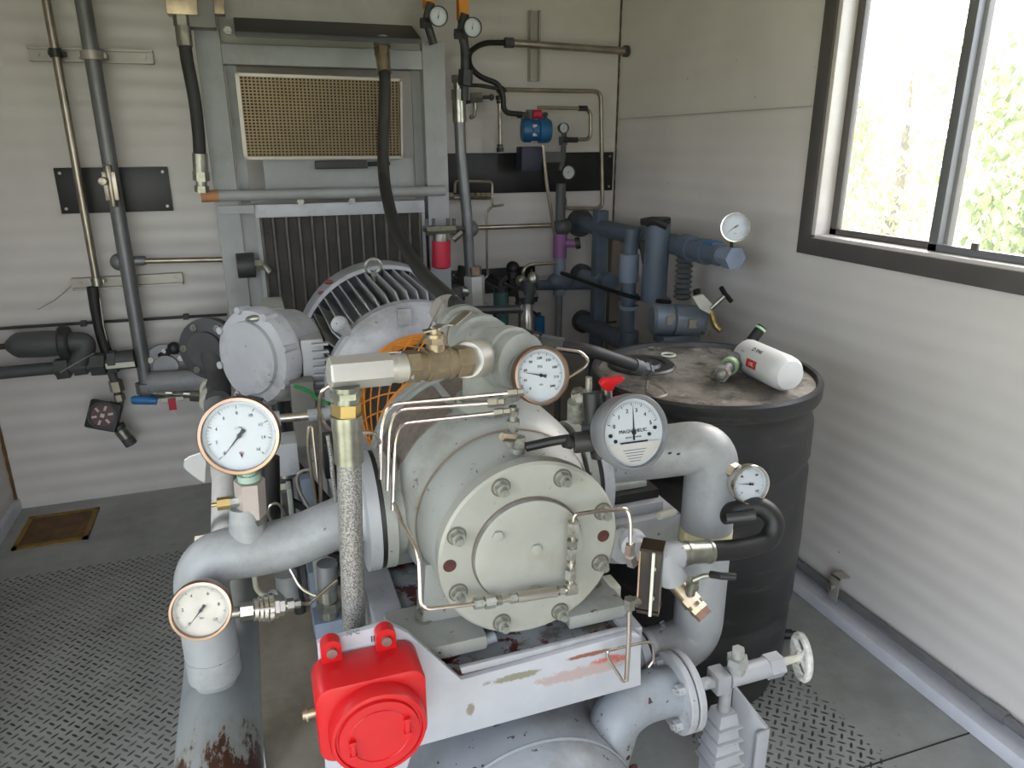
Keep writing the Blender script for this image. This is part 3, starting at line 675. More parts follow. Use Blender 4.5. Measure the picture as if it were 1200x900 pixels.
q = MB(); para(q, .02, .98, .03, .97, -.028, -.018); T.part('filter_media', q, mat('brown_filter_media', '#2f281d', .8))
q = MB()
for i in range(1, 44): para(q, i/44-.004, i/44+.004, .03, .97, -.012, -.004)
for i in range(1, 27): para(q, .02, .98, i/27-.007, i/27+.007, -.010, -.002)
T.part('wire_grid', q, mat('tarnished_wire', '#7f6f55', .4, metal=.5))
q = MB(); q.b2((x2+.05, YFm+.06, zm+.01), (x3-.02, YFm+.068, at(300, 187, YFm).z)); solo('backing_sheet', 'pale sheet metal behind and below the mesh filter', 'panel', q, 'frame_g')
q = MB(); p = at(400, 193, 3.03); q.box(p, (.20, .03, .03)); q.cyl(p+V((.09, 0, 0)), p+V((.19, 0, .003)), .008); solo('actuator', 'small black actuator bar under the mesh filter', 'actuator', q, 'black', bevel=.004)

# ------------------------------------------------------------------ hoses over the frame
def hose(name, label, pts, r, m_, Y=None, fillet=.12, e0=None, e1=None, n=16, em='zinc', elen=.09, group=None):
    P = [V(p) for p in pts]; T = Thing(name, label, 'hose', P[-1], group); T.part('hose_line', MB().tube(P, r, n, fillet, seg=8), m_)
    for e, a, b in ((e0, P[0], P[1]), (e1, P[-1], P[-2])):
        if e:
            d = (b-a).normalized(); q = MB(); q.cyl(a-d*elen*.2, a+d*elen*.5, r*1.22, n=18); q.hex(a-d*elen*.55, a-d*elen*.2, r*1.35); q.cyl(a-d*elen*.8, a-d*elen*.5, r*.9, n=14); q.hex(a-d*elen, a-d*elen*.75, r*1.2)
            T.part('end_fitting', q, em)
    return T
hose('hydraulic_hose', 'black hose with brass fittings hanging left of the steel frame', [at(215, 38, 2.95), at(219, 70, 2.94), at(229, 120, 2.93), at(233, 160, 2.95), at(235, 195, 2.96)], .021, 'hose', e0=1, e1=1)
q = MB(); p = at(213, 4, 2.97); q.box(p, (.1, .08, .08)); q.box(at(238, 8, 3.0), (.14, .06, .05)); q.cyl(p, at(214, 24, 2.95), .02); solo('pipe_bracket', 'brown pipe bracket above the left hose at the frame top', 'bracket', q, 'brass', bevel=.006)
q = MB(); p = at(236, 20, 3.0); q.b2((p.x-.04, 2.94, p.z-.04), (p.x+.045, 3.02, ZC)); solo('header_block', 'short dark stub of duct on top of the left frame post', 'duct', q, 'frame_d', bevel=.004)
hose('hydraulic_hose', 'long black hose draping from frame top over the motor to the compressor', [at(449, 72, 2.90), at(452, 100, 2.86), at(449, 150, 2.82), at(449, 210, 2.74), at(462, 268, 2.5), at(492, 318, 2.15), at(526, 350, 1.75), at(536, 362, 1.62)], .021, 'hose', e0=1, em='brass')
q = MB(); q.cyl(at(447, 45, 2.93), at(448, 55, 2.92), .03); solo('hose_nipple', 'round nipple under the drip shelf feeding the long hose', 'fitting', q, 'frame_d')
hose('grey_hose', 'grey metal hose dropping from the gauges to the low rear pipework', [at(538, 125, 3.12), at(540, 180, 3.12), at(547, 250, 3.12), at(551, 322, 3.12)], .023, 'conduit', e0=1, em='zinc', elen=.12)
T = Thing('pipe_union', 'pale square-sided union under the grey rear hose', 'fitting', at(555, 355, 2.5))
a, b = at(555, 312, 3.12), at(557, 356, 3.12); q = MB(); q.hex(a+(b-a)*.25, b, .047); T.part('body', q, 'white'); q = MB(); q.hex(a, a+(b-a)*.22, .036); T.part('cap', q, 'brass'); q = MB(); q.cyl(b, b+V((0, 0, -.07)), .06); q.cyl(b, V((b.x, b.y, 0)), .03); T.part('base', q, 'paint_b')
q = MB(); q.cyl(at(540, 341, 3.12), at(552, 342, 3.12), .024); T.part('side_plug', q, 'zinc')
# duct pipes at the very top + gauges with orange tags
for (x0, x1, lab, gx, gy) in ((497, 521, 'small round gauge at top edge beside the leftmost orange tag', 514, 19), (536, 562, 'small round gauge at top edge under the right orange tag', 554, 32)):
    a = at((x0+x1)/2, 10, 3.02)
    q = MB(); w_ = (x1-x0)*mp(a)/2; q.b2((a.x-w_, 3.0, a.z-(.0 if x0 < 500 else .04)), (a.x-w_*.1, 3.04, ZC)); solo('orange_tag_plate', 'orange upright plate behind the '+('left' if x0 < 500 else 'right')+' top gauge', 'plate', q, 'orange_w')
    p = at(gx, gy, 2.94); gauge('pressure_gauge', lab, p, (-.1, -1, -.1), .036, 'dark', 80, tick=12)
    q = MB(); q.tube([p+V((-.02, .03, .05)), p+V((-.035, .05, -.01)), p+V((-.01, .05, -.09))], .016, 10, .02); q.hex(p+V((-.06, .04, -.02)), p+V((-.02, .04, -.02)), .02); solo('gauge_manifold', 'dark manifold behind the '+('left' if x0 < 500 else 'right')+' top gauge', 'fitting', q, 'dark')
q = MB(); a = at(544, 60, 3.1); b = at(544, 110, 3.1); q.tube([at(541, 20, 3.1), at(545, 60, 3.1), at(544, 118, 3.1)], .018, 12, .04); q.hex(at(546, 82, 3.06), at(545, 100, 3.06), .03); solo('riser_pipe', 'dark riser above the grey hose below the orange tags', 'pipe', q, 'dark')
# conduit across the upper right
P = [at(594, 50, 3.44), at(733, 60, 3.44)]; T = Thing('conduit', 'level metal conduit high on back wall entering the right corner', 'conduit', P[0]); P[1].x = XR-.004
T.part('run', MB().cyl(P[0], P[1], .0165, n=14), 'conduit_w'); T.part('coupling', MB().cyl(P[1]-V((.02, 0, 0)), P[1], .026), 'dark_pipe'); T.part('coupling', MB().cyl(P[0]-V((.01, 0, 0)), P[0]+V((.03, 0, 0)), .022), 'dark_pipe')
hose('cable', 'black looped cable from level conduit down to the rear manifold', [at(592, 50, 3.44), at(565, 50, 3.42), at(549, 62, 3.38), at(550, 78, 3.36), at(562, 90, 3.34), at(584, 98, 3.34), at(590, 112, 3.34), at(590, 132, 3.34), at(612, 134, 3.34)], .012, 'black', fillet=.06)
tube_thing('instrument_tube', 'rectangular run of dark tubing framing the blue transmitter', 'tube', [(585, 110), (590, 105), (704, 107), (706, 240), (700, 245), (662, 244), (659, 232)], 3.42, 2.6, 'conduit_w', .04, extra=ends('dark'))
tube_thing('instrument_tube', 'short dark tube dropping onto the black panel left of the blue transmitter', 'tube', [(585, 112), (586, 178)], 3.42, 2.2, 'conduit_w', .04, extra=ends('dark'))
tube_thing('instrument_tube', 'dark tube from blue transmitter top to small gauge', 'tube', [(630, 126), (686, 127), (692, 132), (692, 163), (672, 164)], 3.36, 2.2, 'conduit_w', .03, extra=lambda T, P, r: [T.part('union', MB().hex(at(x, y, 3.36)-V((.02, 0, 0)), at(x, y, 3.36)+V((.02, 0, 0)), .014), 'dark') for x, y in ((683, 127), (672, 164), (664, 164))])
tube_thing('instrument_tube', 'pale tube dropping from blue transmitter past black panel', 'tube', [(636, 170), (640, 210), (648, 262), (655, 300)], 3.34, 2.2, 'conduit_w', .05)
# blue transmitter
T = Thing('pressure_transmitter', 'blue round-housed pressure transmitter mounted above the black panel', 'transmitter', at(618, 195, 3.36))
p = at(627, 153, 3.36); q = MB(); q.lathe(p-V((.065, 0, 0)), (1, -.15, 0), [(.045, -.0), (.052, .01), (.052, .04), (.046, .045), (.046, .075), (.055, .08), (.055, .12), (.045, .135)], 28); T.part('housing', q, 'blue')
q = MB(); q.box(p+V((-.02, -.048, 0)), (.02, .006, .05)); T.part('nameplate', q, 'silver_label')
q = MB(); q.box(p+V((-.03, 0, -.125)), (.1, .08, .11)); T.part('cell_block', q, mat('navy_cell_block', '#23243a', .45), bevel=.008)
q = MB(); q.cyl(p+V((-.02, 0, .05)), p+V((-.02, 0, .09)), .022); q.cyl(p+V((-.06, 0, .07)), p+V((.06, 0, .07)), .008); q.cyl(p+V((-.06, 0, .03)), p+V((-.06, 0, .08)), .008); q.cyl(p+V((.05, 0, .03)), p+V((.05, 0, .08)), .008); T.part('bracket', q, 'dark_pipe')
q = MB(); q.cyl(p+V((-.02, -.02, .07)), p+V((.02, -.025, .07)), .02); T.part('conduit_plug', q, 'redf')
gauge('pressure_gauge', 'tiny gauge above the black panel right of the blue transmitter', at(661, 150, 3.36), (-.1, -1, 0), .024, 'dark', 60, tick=10)
q = MB(); q.tube([at(661, 155, 3.38), at(660, 185, 3.38), at(657, 200, 3.38)], .013, 10); q.hex(at(660, 160, 3.38), at(660, 170, 3.38), .022); q.b2(at(632, 178, 3.36), at(655, 190, 3.40)); solo('valve_manifold', 'dark three-valve manifold beside the blue transmitter', 'valve', q, 'dark_pipe')
gauge('pressure_gauge', 'small plain-faced gauge over the long black panel', at(666.5, 202, 3.36), (-.1, -1, 0), .034, 'dark', 30, tick=10)
# small manifold near centre (gauge valves) left of blue transmitter
T = Thing('gauge_valve', 'small bright needle valve with black knob near the riser pipe', 'valve', at(557, 135, 3.3))
q = MB(); q.hex(at(552, 115, 3.3), at(564, 114, 3.3), .024); q.cyl(at(556, 114, 3.3), at(557, 128, 3.3), .01); q.tube([at(557, 128, 3.3), at(556, 136, 3.3), at(551, 138, 3.3)], .008, 8, .01); T.part('body', q, 'zinc')
q = MB(); q.cyl(at(564, 114, 3.3), at(574, 114, 3.3), .008); q.sph(at(576, 114, 3.3), .014, 10, 8); T.part('knob', q, 'dark')
hose('cable', 'short black cable curving from riser to needle valve', [at(548, 100, 3.28), at(562, 100, 3.28), at(584, 104, 3.28)], .008, 'black')

# second manifold line in the middle
T = Thing('tubing_manifold', 'row of small fittings on a level line right of the frame post', 'manifold', at(545, 265, 3.36))
q = MB(); q.cyl(at(522, 232, 3.36), at(578, 231, 3.36), .008); 
for x in (528, 553, 560, 566, 572): q.hex(at(x, 230, 3.36)-V((.011, 0, 0)), at(x, 230, 3.36)+V((.011, 0, 0)), .018)
q.tube([at(533, 226, 3.36), at(533, 212, 3.36), at(577, 213, 3.36), at(577, 242, 3.36), at(590, 240, 3.36)], .006, 8, .02); T.part('upper_run', q, 'conduit_w')
q = MB(); q.tube([at(577, 242, 3.36), at(570, 248, 3.36), at(571, 315, 3.36), at(572, 324, 3.36), at(562, 330, 3.36)], .006, 8, .03); T.part('drop_tube', q, 'conduit_w')
T = Thing('pipe', 'level silver pipe running from round hub to the purple valve line', 'pipe', at(556, 266, 3.36))
q = MB(); q.cyl(at(556, 267, 3.36), at(646, 264, 3.36), .011); T.part('run', q, 'conduit_w'); q = MB(); q.sph(at(551, 268, 3.36), .04, 16, 10); T.part('hub', q, 'conduit')
# red filter bowl
T = Thing('filter_bowl', 'small red cylindrical filter bowl beside the frame post', 'filter', at(517, 315, 2.98))
a = at(517, 282, 2.95); b = at(517, 314, 2.95); q = MB(); q.lathe(b, a-b, [(.03, 0), (.038, .006), (.038, (a-b).length)], 24); T.part('bowl', q, 'redf')
q = MB(); q.cyl(a, a+V((0, 0, .03)), .034); q.hex(a+V((-.06, 0, .04)), a+V((.06, 0, .042)), .018); q.hex(a+V((.05, 0, .0)), a+V((.09, -.0, .03)), .014); T.part('head', q, 'zinc')
q = MB(); q.tube([a+V((.05, 0, .035)), at(536, 268, 3.05), at(548, 270, 3.2)], .014, 10, .03); 
for x in (500, 508, 525, 532): q.cyl(at(x, 266, 2.98), at(x, 256, 2.98), .007); q.hex(at(x-4, 268, 2.98), at(x+3, 268, 2.98), .014)
T.part('fittings', q, 'dark_pipe')
# purple-wrapped valve on blue riser
T = Thing('wall_riser', 'upright slate blue pipe with a purple-wrapped valve on the back wall', 'pipe', at(655, 400, 3.34))
xx = at(656, 300, 3.34).x; z = lambda y: at(656, y, 3.34).z
q = MB(); q.cyl((xx, 3.34, z(500)), (xx, 3.34, z(345)), .017); T.part('lower_pipe', q, 'conduit')
q = MB(); q.cyl((xx, 3.34, z(345)), (xx, 3.34, z(300)), .03); T.part('mid_pipe', q, 'blue_lite')
q = MB(); q.cyl((xx, 3.34, z(302)), (xx, 3.34, z(274)), .034, n=18); q.cyl((xx, 3.34, z(285)), (xx+.07, 3.30, z(285)), .02); T.part('purple_valve', q, 'purple', label='purple-wrapped valve body')
q = MB(); q.cyl((xx+.065, 3.3, z(285)), (xx+.085, 3.29, z(284)), .028); T.part('knob', q, 'dark')
q = MB(); q.cyl((xx, 3.34, z(274)), (xx, 3.34, z(215)), .024); q.sph((xx+.01, 3.34, z(266)), .045, 14, 10); T.part('upper_pipe', q, 'dark_pipe')
q = MB(); q.cyl(at(628, 334, 3.34), at(715, 333, 3.34), .026); q.sph(at(657, 330, 3.34), .055, 14, 10, (1.4, .8, .9)); T.part('cross_pipe', q, 'blue_pipe')
tube_thing('instrument_tube', 'thin tube bending over from purple valve line down to regulators', 'tube', [(652, 308), (620, 310), (613, 316), (613, 335)], 3.3, 2, 'conduit_w', .03)
# regulators near (560-640,300-400)
T = Thing('regulator', 'black regulator with dark green bowl standing behind the grey manifold', 'regulator', at(587, 380, 2.95))
p = at(587, 342, 2.95); b = at(587, 383, 2.95); q = MB(); q.cyl(b, p, .033, n=20); T.part('bowl', q, 'green_d'); q = MB(); q.cyl(p, p+V((0, 0, .02)), .03); q.tube([p+V((0, 0, .02)), p+V((.0, 0, .05)), p+V((.03, 0, .06))], .011, 10, .02); T.part('head', q, 'black')
T = Thing('regulator', 'tall black regulator on the small low black panel', 'regulator', at(601, 345, 3.2))
q = MB(); q.cyl(at(601, 346, 3.2), at(601, 312, 3.2), .035, r2=.025, n=16); q.sph(at(601, 314, 3.2), .032, 12, 8); q.cyl(at(601, 340, 3.2), at(602, 330, 3.15), .02); T.part('body', q, 'black')
T = Thing('regulator', 'dark round regulator at the left of the small low black panel', 'regulator', at(541, 350, 3.2))
q = MB(); q.cyl(at(541, 350, 3.2), at(541, 325, 3.2), .036); q.cyl(at(542, 326, 3.2), at(544, 312, 3.2), .028); T.part('body', q, 'dark'); q = MB(); q.cyl(at(532, 355, 3.1), at(532, 335, 3.1), .04); T.part('bowl', q, 'dark_pipe')
T = Thing('filter_regulator', 'silver filter regulator with twin round caps behind grey manifold', 'regulator', at(617, 395, 2.9))
q = MB(); q.lathe(at(617, 392, 2.9), at(617, 352, 2.9)-at(617, 392, 2.9), [(.02, 0), (.036, .01), (.036, .08), (.028, .10), (.028, .14)], 18); T.part('bowl', q, 'steel')
q = MB(); q.sph(at(611, 329, 2.95), .025, 12, 8); q.sph(at(624, 328, 2.9), .025, 12, 8, (1, 1, 1.4)); T.part('caps', q, 'zinc'); q = MB(); q.cyl(at(617, 355, 2.9), at(620, 330, 2.9), .034, n=14); q.hex(at(606, 348, 2.9), at(628, 346, 2.9), .03); T.part('head', q, 'dark')
T = Thing('filter_bowl', 'bright blue cylindrical filter bowl hanging low on back wall', 'filter', at(632, 395, 3.2)); q = MB(); q.cyl(at(632, 396, 3.2), at(632, 371, 3.2), .026, n=18); T.part('bowl', q, 'blue'); q = MB(); q.cyl(at(632, 371, 3.2), at(632, 366, 3.2), .008); T.part('stem', q, 'dark')
tube_thing('pipe', 'dark level pipe running left from silver filter regulator', 'pipe', [(546, 364), (586, 363), (612, 362)], 2.7, 5, 'dark', extra=ends('dark_pipe', 1.3, .015))

# ------------------------------------------------------------------ slate-blue pipework by the right wall
XP = 1.60
p0 = at(680, 262, YB-.02); XP = p0.x
T = Thing('blue_header_pipe', 'thick slate blue header pipe running along the right wall toward the gauge', 'pipe', (XP, 2.3, p0.z))
zP = p0.z+.003
q = MB(); q.cyl((XP, YB-.005, zP), (XP, 2.28, zP), .040, n=24); T.part('run', q, 'blue_pipe')
def onx(x, y, X=None): return atX(x, y, X if X else XP)
q = MB(); q.cyl((XP, YB-.005, zP), (XP, YB-.03, zP), .07); T.part('wall_flange', q, 'dark_pipe')
for Ya, Yb, rr_ in ((2.86, 2.80, .052), (2.52, 2.46, .05), (2.40, 2.36, .048)):
    q = MB(); q.cyl((XP, Ya, zP), (XP, Yb, zP), rr_); T.part('coupling', q, 'blue_pipe')
q = MB(); q.tube([(XP, 2.33, zP), (XP, 2.27, zP), (XP+.0, 2.20, zP+.0)], .03, 14); q.hex((XP, 2.24, zP), (XP, 2.19, zP), .042); T.part('end_fitting', q, 'blue_lite')
q = MB(); q.box((XP, 2.36, zP+.03), (.05, .12, .03)); T.part('blue_tape', q, mat('peeling_blue_paint', '#2f5c84', .5), bevel=.01)
gp = at(862, 266, 2.18)
gauge('pressure_gauge', 'steel-rimmed gauge on the slate blue header by the right wall', gp, (-.55, -1, .1), .052, 'chrome', 215, nums=['0', '4', '8', '12', '16'], tick=25, title=[('psi', -.45, .16, 'ink')])
q = MB(); q.cyl(V((XP, 2.215, zP)), V((gp.x+.01, gp.y+.03, gp.z-.045)), .006); solo('thin_nipple', 'thin stem holding the steel-rimmed gauge above the header end', 'fitting', q, 'dark')
# verticals
def vpipe(T, px_, py0, py1, Y, r, m_, nm='run', n=20):
    a = at(px_, (py0+py1)/2, Y); z0 = at(px_, py1, Y).z; z1 = at(px_, py0, Y).z; q = MB(); q.cyl((a.x, Y, z0), (a.x, Y, z1), r, n=n); T.part(nm, q, m_); return a.x
T = Thing('riser_with_unions', 'slate blue vertical pipe with pale unions under the header', 'pipe', at(736, 405, 2.80))
X1 = vpipe(T, 737, 268, 410, 2.80, .030, 'blue_pipe'); vpipe(T, 737, 298, 330, 2.79, .042, 'blue_lite', 'union', 12); vpipe(T, 737, 345, 352, 2.79, .042, 'blue_pipe', 'ring'); vpipe(T, 737, 358, 362, 2.79, .044, 'blue_lite', 'ring'); vpipe(T, 737, 388, 408, 2.79, .040, 'blue_pipe', 'elbow_body')
T = Thing('lower_blue_pipe', 'slate blue pipe running from back wall to the foot of the riser', 'pipe', at(680, 375, 3.45))
a = at(682, 376, YB-.02); b = at(735, 402, 2.82); T.part('run', MB().cyl(a, b, .042, n=20), 'blue_pipe'); T.part('wall_flange', MB().cyl(a, a+V((0, -.03, 0)), .06), 'dark_pipe')
T = Thing('mid_blue_pipe', 'short slate blue stub pipe from back wall at mid height', 'pipe', at(680, 323, 3.45))
a = at(680, 322, YB-.02); b = at(712, 330, 3.15); T.part('run', MB().cyl(a, b, .032, n=20), 'blue_lite'); T.part('wall_flange', MB().cyl(a, a+V((0, -.03, 0)), .06), 'dark_pipe')
T.part('cap', MB().cyl(b-V((.0, -.02, 0)), b+V((.0, -.03, 0)), .045), 'blue_pipe')
T = Thing('pipe_support', 'dark blue upright strut bar carrying the slate pipework', 'support', (at(705, 350, 3.25).x, 3.25, 0)); a = at(705, 268, 3.25); T.part('upright', MB().b2((a.x-.03, 3.24, 0), (a.x+.03, 3.29, at(705, 247, 3.25).z)), 'blue_pipe')
for y in (330, 380): T.part('u_bolt', MB().cyl(at(700, y, 3.22), at(722, y-3, 3.22), .006), 'dark')
T = Thing('timber_upright', 'narrow weathered beige upright behind the slate blue riser', 'support', (at(718, 350, 3.33).x, 3.33, 0)); a = at(719, 300, 3.33); T.part('board', MB().b2((a.x-.022, 3.31, 0), (a.x+.022, 3.35, at(719, 262, 3.33).z)), mat('weathered_beige', '#8a8074', .7))
T = Thing('strainer', 'fat slate blue vertical strainer housing hanging from the header', 'strainer', at(771, 352, 2.62))
vpipe(T, 768, 262, 352, 2.62, .052, 'blue_pipe', 'housing', 24); vpipe(T, 769, 349, 353, 2.62, .057, 'blue_lite', 'bottom_ring', 24); q = MB(); q.cyl(at(768, 262, 2.62), at(768, 256, 2.62), .06); q.tube([at(757, 262, 2.56), at(764, 257, 2.54), at(782, 266, 2.5)], .014, 8, .02); T.part('cap', q, 'black')
q = MB(); q.prism([at(750, 285, 2.55), at(756, 282, 2.55), at(754, 310, 2.55)], (0, .01, 0)); T.part('black_strap', q, 'black')
T = Thing('bellows_coupling', 'dark ribbed vertical coupling between header and meter', 'fitting', at(803, 352, 2.50))
z0 = at(803, 350, 2.5); z1 = at(803, 296, 2.5); L = z1.z-z0.z; pr = []
for i in range(9): pr += [(.024, L*i/9), (.036, L*(i+.4)/9)]
q = MB(); q.lathe((z1.x, 2.5, z0.z), (0, 0, 1), pr+[(.03, L)], 20); T.part('bellows', q, 'dark_pipe')
T = Thing('meter_motor', 'grey horizontal cylindrical meter on the slate blue pipework', 'meter', at(795, 395, 2.42))
a = at(763, 374, 2.45); b = at(824, 376, 2.40); d = (b-a).normalized(); L = (b-a).length
q = MB(); q.lathe(a, d, [(.048, 0), (.06, .01), (.06, L*.38), (.054, L*.40), (.062, L*.42), (.062, L*.9), (.05, L)], 32); T.part('body', q, mat('meter_slate_paint', '#79828e', .3, metal=.2))
q = MB(); c_ = a+d*L*.22; q.box(c_+V((0, -.06, .01)), (.035, .006, .032)); T.part('nameplate', q, 'silver_label'); q = MB(); q.box(a+d*L*.66+V((0, -.062, .0)), (.05, .006, .034)); T.part('nameplate', q, 'silver_label')
q = MB(); q.cyl(a+d*L*.9+V((0, -.05, -.03)), a+d*L*.9+V((0, -.07, -.035)), .012); T.part('plug', q, 'bolt'); q = MB(); q.box(a+d*L*.5+V((0, 0, -.07)), (L*.75, .08, .03)); T.part('foot', q, 'blue_pipe')
T = Thing('tee_handle_valve', 'brass-stemmed valve with black tee handle and white tag by right wall', 'valve', at(845, 385, 2.3))
q = MB(); q.tube([at(820, 352, 2.36), at(832, 362, 2.34), at(838, 382, 2.32), at(845, 387, 2.3)], .013, 12, .03); T.part('body', q, 'brass_y')
q = MB(); q.prism([at(812, 348, 2.3), at(824, 345, 2.3), at(836, 358, 2.3), at(832, 368, 2.3), at(820, 362, 2.3)], (0, .012, 0)); T.part('tag', q, 'cream')
q = MB(); q.cyl(at(833, 362, 2.3), at(849, 347, 2.28), .009); T.part('stem', q, 'zinc'); q = MB(); q.tube([at(845, 337, 2.28), at(850, 345, 2.28), at(857, 353, 2.28)], .009, 10); T.part('tee_handle', q, 'black'); q = MB(); q.cyl(at(816, 340, 2.33), at(818, 350, 2.33), .014); T.part('bonnet_cap', q, 'black')
hose('cable', 'black cable slanting across the slate blue riser pipes', [at(658, 320, 3.2), at(700, 335, 2.95), at(745, 350, 2.7), at(785, 354, 2.5)], .009, 'black', n=8)
hose('hose', 'black ribbed hose lying from compressor over onto the drum lid', [at(648, 403, 1.55), at(690, 410, 1.5), at(720, 420, 1.52), at(748, 430, 1.56)], .015, 'hose', e0=1, e1=1, em='dark_pipe', elen=.05)
tube_thing('instrument_tube', 'bent silver tube behind the white-faced gauge by the drum hose', 'tube', [(652, 408), (680, 412), (690, 422), (686, 430), (666, 443)], 1.3, 1.8, 'tube', .01)
hose('hose', 'black hose passing behind the grey manifold to the drum', [at(588, 385, 1.9), at(620, 392, 1.8), at(650, 400, 1.6)], .013, 'hose', n=12)

# ------------------------------------------------------------------ compressor
AX, AZ = .408, .868
T = Thing('compressor', 'big grey painted rotary compressor with round bolted cover facing the viewer', 'compressor', (AX, 1.3, .65))
o = V((AX, 0, AZ)); yv = V((0, 1, 0))
q = MB(); q.lathe(o, yv, [(.150, 1.10), (.158, 1.13), (.172, 1.19), (.176, 1.205), (.176, 1.215), (.183, 1.225), (.2, 1.26), (.203, 1.30), (.203, 1.50), (.212, 1.505), (.212, 1.53), (.16, 1.545), (.15, 1.58), (.12, 1.585)], 72); body = T.part('body', q, 'paint')
q = MB(); q.lathe(o, yv, [(.1775, 1.203), (.1790, 1.206), (.1775, 1.209)], 72, closed=False); T.part('joint_seam', q, mat('tan_gasket', '#8a7763', .6))
q = MB(); q.lathe(o, yv, [(.163, 1.068), (.168, 1.072), (.168, 1.095), (.160, 1.10)], 72); T.part('cover_flange', q, 'cover')
ci = at(619, 645, 1.066); q = MB(); q.lathe((ci.x, 0, ci.z), yv, [(.096, 1.055), (.0995, 1.0565), (.1, 1.058)], 64); T.part('bearing_cover', q, 'cover', label='smaller raised round cover on the flange')
q = MB(); q.lathe((ci.x, 0, ci.z), yv, [(.0998, 1.058), (.1015, 1.069)], 64); T.part('bearing_cover_edge', q, mat('shaded_grey_edge', '#7c7d78', .6, var=.3, vs=30))  # side wall of the raised cover, its shading painted as a darker grey
q = MB(); q.band((ci.x, 0, ci.z), yv, .1015, .1035, 1.0665, 1.069, 64); T.part('gasket_line', q, mat('brown_gasket', '#6f5f52', .7))
stud = unit_mesh('bolt', lambda k: (k.lathe((0, 0, 0), (0, 0, 1), [(.0145, 0), (.0145, .003)], 20), k.hex((0, 0, .003), (0, 0, .015), .0125), k.cyl((0, 0, .015), (0, 0, .026), .0072, n=12)), 'bolt')
wash = unit_mesh('washer', lambda k: k.lathe((0, 0, 0), (0, 0, 1), [(.0172, 0), (.0172, .0015)], 24), mat('grimy_washer', '#6d675c', .6, metal=.3, var=.4, vs=80))
for (x, y) in ((587, 571), (659, 560), (706, 599), (703, 659), (656, 716), (588, 729), (537, 694), (535, 628)):
    T.inst('bolt', stud, at(x, y, 1.068), (0, -1, 0), up=(random.random(), 0, 1))
    T.inst('washer', wash, at(x, y, 1.068), (0, -1, 0))
hole = unit_mesh('jack_hole', lambda k: k.band((0, 0, 0), (0, 0, 1), .0085, .0105, -.001, .0012, 24), 'cover')
rust = mat('rusty_hole_rim', '#4a2620', .8, var=.4, vs=60)
hd = unit_mesh('jack_hole_floor', lambda k: k.lathe((0, 0, 0), (0, 0, 1), [(.0118, 0), (.0118, .0008)], 20), rust)
for (x, y) in ((707, 628), (527, 663)):
    h_ = T.inst('jack_hole', hd, at(x, y, 1.068), (0, -1, 0))
cap = unit_mesh('cap_screw', lambda k: (k.hex((0, 0, 0), (0, 0, .006), .0105)), 'cover', bevel=.001)
for (x, y) in ((583, 628), (626, 692), (628, 643)): T.inst('cap_screw', cap, at(x, y, 1.055), (0, -1, 0))
# vent screens low on the left of the casing
def curved(T, nm, a0, a1, y0, y1, r, m_, n=14, th=.003, k=None):
    q = MB(); P = []
    for i in range(n+1):
        a = math.radians(a0+(a1-a0)*i/n); d = V((math.cos(a), 0, math.sin(a))); P.append(d)
    vs = []
    for d in P:
        for (rr, yy) in ((r, y0), (r+th, y0), (r+th, y1), (r, y1)): vs.append(V((AX, yy, AZ))+d*rr)
    fs = []
    for i in range(n):
        for j in range(4): fs.append((i*4+j, i*4+(j+1) % 4, (i+1)*4+(j+1) % 4, (i+1)*4+j))
    fs += [(3, 2, 1, 0), (n*4, n*4+1, n*4+2, n*4+3)]
    q.add(vs, fs); return T.part(nm, q, m_)
curved(T, 'vent_screen', 112, 170, 1.30, 1.47, .203, 'screen'); curved(T, 'vent_screen', 92, 107, 1.30, 1.47, .203, 'screen')
curved(T, 'name_plate', 66, 82, 1.34, 1.42, .203, 'silver_label', n=6)
curved(T, 'edge_rib', 84, 178, 1.475, 1.497, .203, 'paint', th=.009)
# nozzle flanges, left and right
fb_ = unit_mesh('flange_bolt', lambda k: (k.hex((0, 0, -.03), (0, 0, .045), .008),), 'bolt')
for sx, zz in ((-1, .862), (1, .868)):
    xa = AX+sx*(.188 if sx < 0 else .166)
    q = MB(); q.cyl((AX+sx*.1, 1.33, zz), (xa+sx*.02, 1.33, zz), .095, n=32); q.cyl((xa+sx*.02, 1.33, zz), (xa+sx*.04, 1.33, zz), .118, n=48); T.part('nozzle_flange', q, 'paint')
    q = MB(); q.cyl((xa+sx*.04, 1.33, zz), (xa+sx*.049, 1.33, zz), .1165, n=40); T.part('gasket', q, 'black')
# feet
for (xa, xb, nm) in ((.165, .335, 0), (.50, .625, 0)):
    for (ya, yb) in ((1.10, 1.24), (1.44, 1.56)):
        q = MB(); q.b2((xa, ya, .655), (xb, yb, .685)); fo = T.part('foot', q, 'paint', bevel=.006)
        q = MB(); xm = (xa+xb)/2; s = -1 if xm < AX else 1
        q.prism([(xm-.02*s*-1, ya+.075, .685), (AX+s*.07, ya+.075, .685), (AX+s*.10, ya+.075, .80), (AX+s*.168, ya+.075, .81)], (0, yb-ya-.085, 0)); T.part('foot_web', q, 'paint')
        T.inst('bolt', unit_mesh('foot_bolt', lambda k: (k.lathe((0, 0, 0), (0, 0, 1), [(.019, 0), (.019, .004)], 20), k.hex((0, 0, .004), (0, 0, .018), .015)), 'bolt'), ((.236 if s < 0 else .59), (ya+yb)/2+.02, .685), (0, 0, 1))
